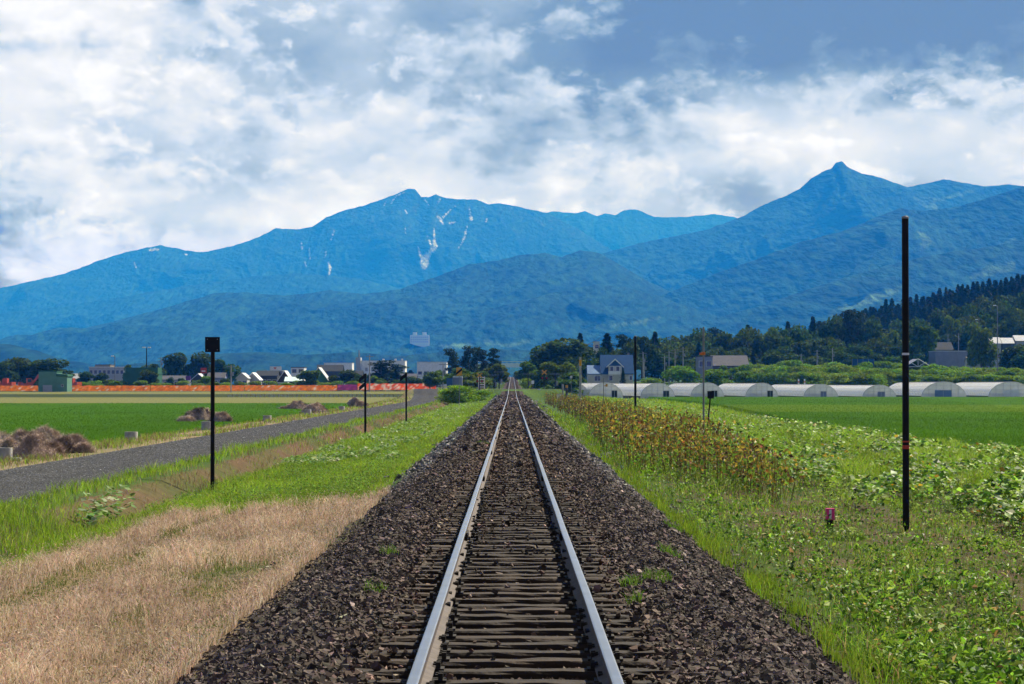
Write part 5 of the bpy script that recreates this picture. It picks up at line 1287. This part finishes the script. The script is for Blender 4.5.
# ---- lamp posts and utility poles
def lamp(px, top, Y, label, heads=1, rad=.11, cat='street lamp', name='street_lamp', m=None):
    x = wx(px, Y); z = gz(x, Y); H = wz(top, Y) - z; o = empty(name, (x, Y, z), 0, label, cat)
    MB().tube([(0, 0, -.3), (0, 0, H)], [rad * 1.2, rad * .8], 8).build('pole', m or m_grey, o)
    if name == 'street_lamp':
        for h_ in range(heads):
            sg = -1 if h_ == 0 else 1; MB().tube([(0, 0, H - .05), (sg * .5, 0, H + .1)], .05, 6).build('bracket', m_grey, o); MB().box(sg * .35, sg * 1.1, -.2, .2, H + .02, H + .28).build('lamp_head', P_['white'], o)
    else:
        for q in (.35, 1.1)[:heads]: MB().box(-.9, .9, -.06, .06, H - q - .06, H - q + .06).build('crossarm', m_grey, o)
        MB().tube([(.3, 0, H - 2.4), (.3, 0, H - 1.6)], .22, 8).build('transformer', m_grey, o)
lamp(114.8, 356.5, 700, 'thin lamp post with one white head, left of the green building'); lamp(146.5, 348, 640, 'tall twin headed lamp above the green building', 2, .16, m=m_black)
lamp(997.5, 306, 640, 'street lamp standing in the hedge near the right edge', 1, .13); lamp(979, 320, 760, 'thin lamp beside the pale tree at right', 1)
for (px, top, Y, lab, hd) in [(161, 357, 700, 'utility pole right of the green building', 2), (231, 365, 540, 'bare utility pole in front of the netting', 1), (369.5, 355, 545, 'tall utility pole left of the dark pine', 1), (443, 363, 520, 'utility pole left of the blue container', 1),
        (664.5, 356, 600, 'first and shortest of the four pillars right of the blue house', 1), (669, 351, 610, 'second of the four pillars right of the blue house', 1), (675, 349, 612, 'third of the four pillars right of the blue house', 2), (683, 347, 615, 'fourth and tallest of the pillars right of the blue house', 2),
        (801, 354, 660, 'leftmost utility pole behind the hedge', 1), (817, 350, 660, 'middle utility pole behind the hedge', 2), (832.5, 348, 665, 'rightmost and tallest utility pole behind the hedge', 2), (880, 354, 670, 'utility pole by the low grey building', 2),
        (948, 334, 800, 'utility pole above the blue grey hall', 1), (958.5, 333, 800, 'utility pole right of the dark roofed house', 1), (1012, 329, 900, 'distant pole above the pale roofed cottage', 1), (644, 360, 585, 'white lamp pole at the right end of the blue house', 1), (643, 352, 600, 'tall pole right of the blue house gable', 1)]:
    lamp(px, top, Y, lab, hd, .13, 'utility pole', 'utility_pole', m_conc)

# ---- level crossing
m_deck = mat('crossing_panel', (.40, .39, .37), (.28, .27, .26), 1.5, .9, bump=.2)
zc = float(rail_z(398.))
o = empty('crossing_deck', (0, 398, zc), 0, 'pale concrete slab where the road crosses the track', 'crossing deck')
MB().box(-.48, .48, -3, 3, -.12, .015).build('middle_panel', m_deck, o); MB().box(-5.4, -.65, -3.2, 3.2, -.35, .012).box(.65, 4.2, -3.2, 3.2, -.35, .012).build('side_panel', m_deck, o)
o = empty('crossing_fence', (wx(481.5, 401), 401, zc), 0, 'cream crossing fence of stacked rails left of the track', 'fence')
u_ = 401 / F
for q in (-3, 3): MB().box(q * u_ - .07, q * u_ + .07, -.07, .07, -1, 12.5 * u_).build('post', P_['beige'], o)
for k in range(5): MB().box(-3.4 * u_, 3.4 * u_, -.1, -.075, (1.5 + k * 2.4) * u_, (2.5 + k * 2.4) * u_).build('rail', P_['beige'], o)
def xing(px, top, Y, label, rz=0):
    x = wx(px, Y); z = gz(x, Y); H = wz(top, Y) - z; o = empty('crossing_signal', (x, Y, z), rz, label, 'crossing signal')
    MB().tube([(0, 0, -.3), (0, 0, H)], .07, 8).build('pole', m_black, o)
    c_ = MB()
    for sg in (-1, 1): c_.box(-.55, .55, -.13 - .02 * sg, -.11 - .02 * sg, -.1, .1, 0, Matrix.Translation((0, 0, H - .3)) @ Matrix.Rotation(sg * .7, 4, 'Y'))
    c_.build('crossbuck', m_yel, o)
    for sg in (-1, 1):
        l_ = MB().tube([(sg * .38, -.05, H - 1.25), (sg * .38, -.2, H - 1.25)], .22, 12).build('lamp_hood', m_black, o); MB().tube([(sg * .38, -.205, H - 1.25), (sg * .38, -.22, H - 1.25)], .13, 12).build('lens', m_red, l_)
xing(479.5, 373.5, 392, 'crossing signal with yellow crossed boards behind the cream fence'); xing(544, 370.5, 404, 'crossing signal on the right of the track before the trees', .3)
for (px, top, bot, Y, w_px, lab) in [(532.7, 380.5, 384, 405, 2.6, 'small white relay box on a post right of the track'), (539, 388.8, 392.5, 392, 3.2, 'white relay box low in the grass right of the track')]:
    x = wx(px, Y); z = gz(x, Y); u_ = Y / F; o = empty('relay_box', (x, Y, z), 0, lab, 'relay box')
    MB().box(-w_px / 2 * u_, w_px / 2 * u_, -.25, .25, wz(bot, Y) - z, wz(top, Y) - z).build('case', P_['white'], o); MB().tube([(0, 0, -.3), (0, 0, wz(bot, Y) - z)], .06, 6).build('post', m_grey, o)
for (px, top, lab) in [(494, 373, 'thin pole left of the track past the crossing'), (528, 372, 'thin pole right of the track past the crossing'), (499, 370, 'slim pole with a small white head, left beyond the crossing'), (555, 372, 'dark pole among the trees right of the crossing')]:
    lamp(px, top, 425, lab, 1, .09, 'pole', 'utility_pole', m_black)
# ---- overpass far down the line
Y = 960.; o = empty('overpass', (wx(512, Y), Y, wz(376, Y)), 0, 'pale green road bridge spanning the track in the distance', 'bridge')
zz = lambda py: wz(py, Y) - o.location.z
MB().box(-16, 16, 0, 7, zz(364.6), zz(363.4)).build('deck', P_['grey'], o); MB().box(-16, 16, -.4, -.02, zz(367.4), zz(363.6)).build('girder', P_['teal'], o)
rl = MB().box(-16, 16, -.35, -.25, zz(361.9), zz(361.3))
for k in range(17): rl.box(-16 + k * 2 - .06, -16 + k * 2 + .06, -.34, -.26, zz(363.5), zz(361.6))
rl.build('railing', P_['teal'], o)
for q in (-9.5, 9.5): MB().box(q - .8, q + .8, .5, 6.5, -8, zz(364.7)).build('pier', P_['grey'], o)

# ---- traffic things at the right
x = wx(997, 700); o = empty('jeep', (x, 700, gz(x, 700)), math.pi / 2 * 0, 'dark green jeep parked on the road at the right edge', 'car')
o.location.z = wz(381.5, 700)
m_jeep = mat('jeep_paint', (.02, .028, .022), (.015, .02, .016), 3, .4)
MB().box(-1.7, 1.7, -.75, .75, .45, 1.05).build('body', m_jeep, o)
c_ = MB().prism([(-1.65, 1.052), (.55, 1.052), (.3, 1.75), (-1.6, 1.75)], -.72, .72).build('cabin', m_jeep, o)
MB().box(-.55, .2, -.745, -.725, 1.15, 1.6).box(-1.5, -.7, -.745, -.725, 1.15, 1.6).build('window', m_pane, c_)
for qx in (-1.05, 1.1):
    for qy in (-.7, .55):
        w3 = MB().tube([(qx, qy, .36), (qx, qy + .2, .36)], .36, 14).build('wheel', m_trk, o); MB().tube([(qx, qy - .01, .36), (qx, qy - .005, .36)], .18, 10).build('rim', m_grey, w3)
MB().tube([(-1.72, 0, 1.0), (-1.9, 0, 1.0)], .34, 14).build('spare_wheel', m_trk, o); MB().box(1.702, 1.75, -.6, -.35, .7, .9).build('headlight', P_['white'], o); MB().box(1.702, 1.75, .35, .6, .7, .9).build('headlight', P_['white'], o)
zr = wz(381.8, 705)
def rsign(px, top, bot, Y, wpx, label, posts, board, foot=382, extra=None):
    x = wx(px, Y); u_ = Y / F; zb = wz(foot, Y); o = empty('road_sign', (x, Y, zb), 0, label, 'road sign')
    for q in posts: MB().tube([(q * u_, 0, -1.2), (q * u_, 0, wz(top, Y) - zb)], .07, 6).build('post', m_grey, o)
    MB().box(-wpx / 2 * u_, wpx / 2 * u_, -.12, -.075, wz(bot, Y) - zb, wz(top, Y) - zb).build('board', board, o); return o, u_, zb
rsign(939, 369.3, 374, 690, 6.2, 'grey backed road sign on two posts over the hedge', (-2.4, 2.4), m_grey)
o, u_, zb = rsign(955.5, 371, 376.5, 690, 5.2, 'black and white chevron sign behind the big tunnel', (-1.5, 1.8), P_['white'])
za, zm, zd = wz(371.3, 690) - zb, wz(373.75, 690) - zb, wz(376.2, 690) - zb
for q in (-1.7, .6): MB().add([(q * u_, -.13, za), ((q + 1.1) * u_, -.13, za), ((q + 2.1) * u_, -.13, zm), ((q + 1.1) * u_, -.13, zd), (q * u_, -.13, zd), ((q + 1.0) * u_, -.13, zm)], [(0, 5, 2, 1), (5, 4, 3, 2)]).build('chevron', m_black, o)
rsign(1012, 365, 369, 690, 3.6, 'grey diamond road sign beside the yellow guard rail', (0,), m_grey)
o = empty('guard_rail', (wx(1016, 698), 698, wz(379, 698)), 0, 'yellow and black striped guard rail at the right edge', 'guard rail')
u_ = 698 / F
for k in range(10): MB().box((-12.5 + k * 3) * u_, (-10.2 + k * 3) * u_, -.05, .05, 1.2 * u_, 5.6 * u_).build('panel', m_yel, o)
MB().box(-12.5 * u_, 18 * u_, .06, .1, .8 * u_, 5.2 * u_).build('backing', m_black, o)
for k in range(4): MB().box((-12 + k * 8) * u_, (-11.3 + k * 8) * u_, .101, .2, -1.5, 5 * u_).build('post', m_grey, o)
for k, (px, lab) in enumerate([(946.5, 'leftmost white roadside post by the chevron sign'), (951, 'white roadside post just left of the chevron sign'), (963.5, 'white roadside post right of the chevron sign'), (972, 'rightmost white roadside post before the street lamp'), (798.5, 'left pale stake between tunnel and hedge'), (804.5, 'right pale stake between tunnel and hedge')]):
    Y = 690 if px > 900 else 520; z = wz(382.6 if px > 900 else 384, Y); o = empty('roadside_post', (wx(px, Y), Y, z), 0, lab, 'post')
    MB().box(-.16, .16, -.1, .1, -1.2, 3 * Y / F if px > 900 else 5 * Y / F).build('post_body', P_['white'], o); MB().box(-.165, .165, -.105, -.1005, .3, .6).build('reflector', m_orange, o)
flat_road('far_road', wx(905, 697), wx(1060, 697), 693, 706, lambda x, y: np.full(len(x), wz(381.9, 697)))
# ================================================================ trees
m_crown = mat_attr('tree_leaves', rough=.7, spec=.04, translucent=.28, obj_var=.16)
m_needle = mat_attr('conifer_needles', rough=.8, spec=.03, translucent=.12, obj_var=.14)
m_bark = mat('bark', (.11, .085, .065), (.06, .045, .035), 4, .9, bump=.5)
def unit(r, n):
    v_ = r.standard_normal((n, 3)); return v_ / np.linalg.norm(v_, axis=1)[:, None]
PALD = [(3, (.064, .112, .014)), (3, (.048, .088, .012)), (2, (.092, .148, .018)), (1, (.030, .058, .010))]
PALL = [(3, (.115, .185, .02)), (3, (.082, .145, .018)), (2, (.16, .23, .025))]
PALC = [(3, (.032, .068, .014)), (3, (.042, .080, .015)), (1, (.065, .110, .02))]
PALP = [(3, (.026, .052, .020)), (2, (.036, .066, .022)), (1, (.05, .085, .025))]
def decid(seed, n=2600, pal=PALD, w_=1.0, nl=13, low=.25, ls=.085):
    """crown 1 m high (z low..1), about w_ wide: leaf clusters on and inside a set of uneven lobes, gaps between them"""
    r = np.random.default_rng(seed); P = []; cc = []
    for k in range(nl):
        a = r.uniform(0, 6.28); zc_ = low + .12 + (.84 - low - .12) * r.random() ** .8; rad_ = (.30 * (1 - abs(zc_ - .52) * 1.1)) * w_ * math.sqrt(r.random())
        c0 = np.array([rad_ * math.cos(a), rad_ * math.sin(a), zc_]); s_ = np.array([.20 * w_, .20 * w_, .15]) * r.uniform(.65, 1.15)
        q = n // nl; u_ = unit(r, q) * (r.random(q)[:, None] ** .22) * s_
        P.append(c0 + u_); cc.append(pick(r, q, pal) * r.uniform(.8, 1.2))
    P = np.concatenate(P); P[:, 2] = np.clip(P[:, 2], low * .7, 1.02)
    V, T, C = leaves(P, ls * r.uniform(.5, 1.2, len(P)), r, np.concatenate(cc), .7, .75, .12)
    return np_mesh('crown', V, T, C, m_crown)
def conifer(seed, n=3200, pal=PALC, w_=.42, low=.06):
    r = np.random.default_rng(seed); t = r.random(n) ** 1.35 * (1 - low) + low                # height
    tiers = 13; ph = (t * tiers) % 1
    rr = w_ / 2 * (1 - t) ** 1.0 * (1.12 - .5 * ph) + .006
    a = r.uniform(0, 6.28, n); br = .75 + .35 * np.sin(a * 5 + np.floor(t * tiers) * 2.1)
    rad_ = rr * br * np.sqrt(r.uniform(.25, 1, n))
    P = np.stack([rad_ * np.cos(a), rad_ * np.sin(a), t - .10 * rad_], -1)
    V, T, C = leaves(P, .045 * r.uniform(.5, 1.2, n), r, pick(r, n, pal), .45, .55, .05)
    return np_mesh('crown', V, T, C, m_needle)
def pine(seed, n=2200, w_=.62):
    r = np.random.default_rng(seed); P = []
    for k in range(16):
        z_ = .28 + .68 * (k + r.random()) / 16; a = r.uniform(0, 6.28); q = n // 16; rd = w_ / 2 * (1.05 - z_ * .75) * r.uniform(.25, .95)
        P.append(np.array([rd * math.cos(a), rd * math.sin(a), z_]) + unit(r, q) * (r.random(q)[:, None] ** .4) * np.array([.17, .17, .055]) * r.uniform(.7, 1.2))
    P = np.concatenate(P); V, T, C = leaves(P, .065 * r.uniform(.5, 1.2, len(P)), r, pick(r, len(P), PALP), .5, .6, .06)
    return np_mesh('crown', V, T, C, m_needle)
def trunk_mesh(w_, h, seed):
    r = random.Random(seed); mb = MB()
    mb.tube([(0, 0, -.05), (r.uniform(-.01, .01), r.uniform(-.01, .01), h * .5), (r.uniform(-.02, .02), r.uniform(-.02, .02), h)], [w_, w_ * .8, w_ * .3], 7)
    for k in range(5):
        a = r.uniform(0, 6.28); z0 = h * r.uniform(.4, .8); L_ = r.uniform(.12, .25)
        mb.tube([(0, 0, z0), (L_ * math.cos(a), L_ * math.sin(a), z0 + L_ * r.uniform(.4, 1.0))], [w_ * .4, w_ * .12], 5)
    return mb.mesh('trunk', m_bark)
KIND = {}
KIND['dec'] = [(decid(k), trunk_mesh(.022, .8, k)) for k in range(6)]
KIND['lig'] = [(decid(20 + k, 2600, PALL, .95, 12, .12), trunk_mesh(.02, .8, 20 + k)) for k in range(4)]
KIND['col'] = [(decid(40 + k, 1800, PALD, .5, 12, .08, .06), trunk_mesh(.018, .85, 40 + k)) for k in range(2)]
KIND['con'] = [(conifer(60 + k), trunk_mesh(.016, .9, 60 + k)) for k in range(5)]
KIND['nar'] = [(conifer(80 + k, 3000, PALC, .50), trunk_mesh(.014, .9, 80 + k)) for k in range(4)]
KIND['pin'] = [(pine(100 + k), trunk_mesh(.02, .9, 100 + k)) for k in range(4)]
KIND['bsh'] = [(decid(120 + k, 2600, [(3, (.18, .30, .02)), (3, (.135, .235, .02)), (2, (.23, .33, .03))], 1.5, 15, .0, .10), None) for k in range(4)]
KIND['vin'] = [(decid(130 + k, 3200, [(3, (.20, .33, .02)), (3, (.26, .39, .03)), (1, (.11, .20, .02))], 1.5, 16, .0, .075), None) for k in range(3)]
PROTO = {}
tr_r = np.random.default_rng(99); TREES = []
NAME = dict(dec='tree', lig='tree', col='poplar_tree', con='conifer_tree', nar='conifer_tree', pin='pine_tree', bsh='bush', vin='bush')
def tree(kind, px, top, Y, wpx, label, group=None, base=None, var=None):
    x = wx(px, Y); z = gz(x, Y) if base is None else wz(base, Y); H = wz(top, Y) - z
    if H < .6: return
    v_ = int(tr_r.integers(len(KIND[kind]))) if var is None else var
    cr_, tk = KIND[kind][v_]; key = (kind, v_)
    if key not in PROTO:
        o = empty(NAME[kind], (0, 0, 0), 0, 'x', 'bush' if kind in ('bsh', 'vin') else 'tree')
        link('crown', cr_, o)
        if tk is not None: link('trunk', tk, o)
        PROTO[key] = o
    else:
        o = copy_tree(PROTO[key])
        if 'group' in o: del o['group']
    cw = max(v.co.x for v in cr_.vertices) - min(v.co.x for v in cr_.vertices) if not hasattr(cr_, '_w') else 1
    sx_ = wpx * Y / F / CW[key] if key in CW else None
    if sx_ is None:
        xs2 = np.array([v.co.x for v in cr_.vertices]); CW[key] = float(np.percentile(xs2, 97) - np.percentile(xs2, 3)); sx_ = wpx * Y / F / CW[key]
    o.location = (x, Y, z); o.rotation_euler = (0, 0, float(tr_r.uniform(0, 6.28))); o.scale = (sx_, sx_, H)
    o['label'] = label
    if group: o['group'] = group
    TREES.append(o)
CW = {}
# named trees: (kind, px, top, Y, width px, label)
for a in [('dec', 4, 361, 660, 22, 'leafy tree cut by the left edge behind the netting'), ('dec', 20, 357, 680, 28, 'broad tree behind the excavators at the left edge'), ('lig', 33, 361, 690, 18, 'pale tree between the two broad left trees'), ('dec', 50, 358, 640, 36, 'broad tree rising directly behind the green shed'),
          ('dec', 85.5, 371, 620, 13, 'dark rounded tree right of the green shed'), ('dec', 101, 372.5, 620, 12, 'dark tree left of the green building'), ('bsh', 95, 380, 610, 12, 'low bush between the two dark trees beside the shed'), ('lig', 113, 379, 615, 14, 'pale bushy tree at the corner of the green building'),
          ('dec', 150, 369.5, 590, 16, 'round dark tree in front of the green building'), ('dec', 177, 352, 760, 23, 'left one of the two big trees right of the green building'), ('dec', 199, 351.5, 760, 22, 'right one of the two big trees right of the green building'), ('dec', 222, 358, 770, 22, 'broad tree right of the post with the square plate'),
          ('lig', 130, 363, 720, 9, 'tree top showing above the left end of the green building'), ('dec', 142, 364.5, 720, 12, 'tree top behind the upper tier of the green building'), ('dec', 155, 362.5, 730, 14, 'dark tree behind the right end of the green building'),
          ('col', 170.5, 375, 610, 7, 'slim street tree, left of two, behind the netting'), ('col', 182, 377, 610, 7, 'slim street tree, right of two, behind the netting'), ('bsh', 206, 376, 612, 11, 'bush below the red sign'), ('bsh', 197, 379, 612, 8, 'small bush left of the red sign'), ('dec', 226, 378, 600, 10, 'small dark tree beside the bare utility pole'),
          ('lig', 309, 367.5, 590, 18, 'round sunlit tree left of the dark green barn'), ('dec', 334, 375, 620, 10, 'dark shrub tree right of the dark green barn'), ('dec', 350, 369.5, 620, 22, 'broad dark tree above the purple netting'), ('lig', 358, 373, 600, 10, 'yellowish small tree beside the two bar post'),
          ('pin', 381, 360.5, 600, 26, 'dark ragged pine in front of the white factory'), ('pin', 397, 364, 610, 22, 'spreading dark pine right of the utility pole'), ('lig', 376, 374, 580, 16, 'pale bushy tree at the foot of the ragged pine'), ('lig', 400, 377, 575, 12, 'pale bush right below the spreading pine'),
          ('dec', 413, 376, 560, 13, 'low dark tree by the slim one bar post'), ('lig', 430, 371, 540, 16, 'leafy tree left of the blue container'), ('lig', 440, 368, 545, 14, 'olive tree behind the blue container'),
          ('pin', 452, 348.5, 620, 15, 'leftmost pine of the group left of the track'), ('pin', 468, 346, 600, 14, 'tallest pine of the group left of the track'), ('pin', 477, 347, 625, 13, 'pine leaning on the tallest pine'), ('pin', 483, 349.5, 610, 11, 'slender pine third in the group left of the track'), ('pin', 493, 347.5, 600, 12, 'rightmost pine of the group left of the track'),
          ('lig', 456, 366, 480, 22, 'olive leafy tree above the yellow striped sign'), ('lig', 472, 371, 470, 18, 'leafy tree behind the cream crossing fence'), ('lig', 496, 361.5, 560, 24, 'bright leafy tree directly left of the overpass'), ('lig', 487, 370, 520, 18, 'leafy tree below the pines beside the track'), ('lig', 503, 371, 600, 10, 'small tree at the left edge of the track bed'),
          ('vin', 461, 383.5, 318, 34, 'rounded vine covered bush left of the track'), ('vin', 449, 389, 322, 22, 'left shoulder of the vine covered bush'), ('vin', 478, 389, 330, 22, 'low green bush between vine bush and track'),
          ('dec', 562, 337.5, 600, 44, 'great round tree crown right of the track'), ('dec', 543, 345, 610, 34, 'large dark tree left of the great round crown'), ('dec', 582, 345, 615, 26, 'dark tree right of the great round crown'), ('lig', 530, 359, 560, 20, 'leafy tree at the right edge of the track bed'),
          ('lig', 541, 361, 520, 20, 'paler tree in front of the large dark tree'), ('lig', 555, 357, 500, 20, 'pale pointed tree, left of a pair before the great crown'), ('lig', 571, 358, 500, 16, 'pale pointed tree, right of a pair before the great crown'), ('vin', 526, 377, 430, 11, 'small bright bush at the crossing right of the track'), ('lig', 520, 369, 640, 12, 'tree leaning toward the overpass from the right'),
          ('con', 580, 333.5, 640, 22, 'dark spruce just left of the narrow cream building'), ('con', 607, 333.5, 650, 26, 'dark spruce standing behind the blue house'), ('pin', 624, 334, 655, 20, 'ragged pine above the blue house gable'), ('dec', 628, 340, 640, 22, 'round dark tree behind the right end of the blue house'), ('dec', 601, 347, 640, 14, 'dark tree between cream building and blue house'), ('dec', 642, 334, 660, 24, 'dark tree above the black pole in the weeds'), ('con', 655, 332, 665, 22, 'dark conifer above the first two pillars'),
          ('con', 623, 368, 552, 7, 'small clipped conifer against the blue house wall'), ('bsh', 682, 364.5, 540, 32, 'broad round bush right of the four pillars'), ('bsh', 715, 369, 545, 24, 'bush in front of the grey barn'), ('lig', 722, 364, 600, 12, 'small tree against the grey barn wall'), ('bsh', 650, 377, 545, 24, 'low bush right of the blue house'),
          ('dec', 921, 320.5, 740, 29, 'broad tree just right of the tallest pole'), ('col', 938, 299.5, 860, 12, 'tall narrow tree above the dark roofed house'), ('lig', 951, 310.5, 850, 20, 'greyish round tree above the blue grey hall'), ('dec', 972, 302, 900, 26, 'big dark crown behind the pale tree at right'), ('lig', 981, 318.5, 690, 25, 'pale airy tree in front of the hall end'), ('dec', 912, 341, 700, 18, 'dark low tree behind the tallest pole'), ('dec', 898, 343, 720, 16, 'tree left of the tallest pole above the hedge'),
          ('dec', 1010, 293, 940, 34, 'large sunlit crown above the street lamp'), ('dec', 992, 296, 930, 28, 'dark crown left of the street lamp head'), ('dec', 1014, 344, 700, 26, 'dark bush tree at the right edge under the pale roofs'), ('dec', 1024, 347, 690, 22, 'dark tree cut by the right edge above the guard rail')]:
    tree(*a)
GW = 'trees of the mixed wood on the right'; LW = 'leafy green tree of the mixed wood behind the hedge'; LC = 'dark conifer rising out of the mixed wood behind the hedge'
for (px, top, k) in [(666, 337, 'dec'), (678, 336, 'dec'), (690, 333, 'dec'), (700, 331, 'dec'), (706, 328, 'dec'), (716, 327, 'pin'), (728, 331, 'dec'), (740, 326, 'dec'), (748, 325, 'con'), (757, 328, 'dec'), (768, 322, 'lig'), (778, 326, 'dec'), (788, 322, 'con'), (797, 326, 'dec'), (806, 324, 'dec'), (813, 317, 'con'), (820, 322, 'pin'),
                      (833, 314, 'dec'), (843, 318, 'dec'), (850, 309, 'pin'), (858, 312, 'pin'), (868, 316, 'dec'), (880, 322, 'dec'), (890, 326, 'lig')]:
    tree(k, px, top, 800 + tr_r.uniform(-40, 60), {'dec': 24, 'lig': 22, 'con': 20, 'pin': 18}[k], LC if k in ('con', 'pin') else LW, GW)
for row, (Yr, t0, t1, dx, wd_) in enumerate([(760, 338, 333, 15, 24), (715, 346, 342, 16, 23), (680, 354, 353, 17, 22)]):
    px = 650 + row * 6
    while px < 900:
        k = 'dec' if tr_r.random() < .88 else 'con'
        tree(k, px + tr_r.uniform(-3, 3), t0 + (t1 - t0) * (px - 650) / 250 + tr_r.uniform(-4, 5), Yr + tr_r.uniform(-15, 15), wd_ * tr_r.uniform(.8, 1.2) * (.6 if k == 'con' else 1), LC if k == 'con' else LW, GW)
        px += dx * tr_r.uniform(.75, 1.25)
# plantation of dark conifers up the hill
GP = 'conifer plantation on the hillside'; LP = 'dark pointed conifer in the close plantation on the right hillside'
PXC = [740, 780, 820, 850, 880, 905, 930, 955, 980, 1003, 1022, 1130]; PYC = [330, 324, 319, 314, 304, 299, 293, 287, 283, 277, 273, 262]
for row, (Yr, off) in enumerate([(1180, -1), (1130, 4), (1080, 10), (1030, 17), (985, 26), (940, 36)]):
    px = 850 + row * 3
    while px < 1110:
        t = np.interp(px, PXC, PYC) + off + tr_r.uniform(-4, 4.5)
        tree('nar', px, t, Yr + tr_r.uniform(-18, 18), tr_r.uniform(14, 20), LP, GP); px += tr_r.uniform(4.0, 6.5)
for row, (Yr, off) in enumerate([(900, 20), (870, 30), (840, 40)]):
    px = 905 + row * 4
    while px < 1110:
        tree('dec', px, np.interp(px, PXC, PYC) + off + tr_r.uniform(-3, 4), Yr + tr_r.uniform(-10, 10), tr_r.uniform(18, 26), 'dark broad crown at the foot of the conifer plantation', 'broadleaf trees below the plantation'); px += tr_r.uniform(13, 19)
# hedge of orchard bushes behind the tunnels
GH = 'orchard bushes in the long hedge'; LH = 'bright green orchard bush in the long hedge behind the plastic tunnels'
for row, (Yr, t0, t1) in enumerate([(640, 361, 367), (610, 365, 371), (580, 371, 375)]):
    px = 738 + row * 4
    while px < 1110:
        dy = 0 if px < 900 else (2 + 3 * row * .4)
        tree('bsh' if tr_r.random() < .6 else 'vin', px, t0 + tr_r.uniform(-1.5, 2) + (t1 - t0) * max(0, (px - 860) / 160), Yr + tr_r.uniform(-8, 8), tr_r.uniform(16, 24), LH, GH); px += tr_r.uniform(8, 13)
# hedge and scrub in the town behind the netting
for px, top, wd_, lab in [(240, 384, 10, 'a'), (262, 383, 12, 'b')]: pass
GT = 'low shrubs behind the netting'
for k in range(26):
    px = 70 + k * 14.2 + tr_r.uniform(-3, 3); tree('bsh', px, 381.5 + tr_r.uniform(-1.5, 2), 585 + tr_r.uniform(-8, 20), 12, 'low green shrub between the netting and the houses', GT)
GB = 'far trees closing the town side'
for k in range(34):
    px = -6 + k * 13.5 + tr_r.uniform(-4, 4); tree('dec' if tr_r.random() < .8 else 'con', px, 372 + tr_r.uniform(-3, 4), 980 + tr_r.uniform(-60, 120), 18, 'distant dark green tree between the roofs of the town', GB)
GV = 'trees along the line beyond the crossing'
for (sg, x_) in ((-1, 8.), (1, 8.5)):
    for k in range(9):
        Y = 460 + k * 50; px = CX + sg * (x_ + 1.5 * tr_r.random() + k * .35) * F / Y
        tree('lig' if tr_r.random() < .6 else 'dec', px, HY - 12 - 2.2 * k * .6 + tr_r.uniform(-2, 3), Y, 7 * F / Y * 1.0, 'leafy tree lining the %s side of the track beyond the crossing' % ('left' if sg < 0 else 'right'), GV + (' left' if sg < 0 else ' right'))
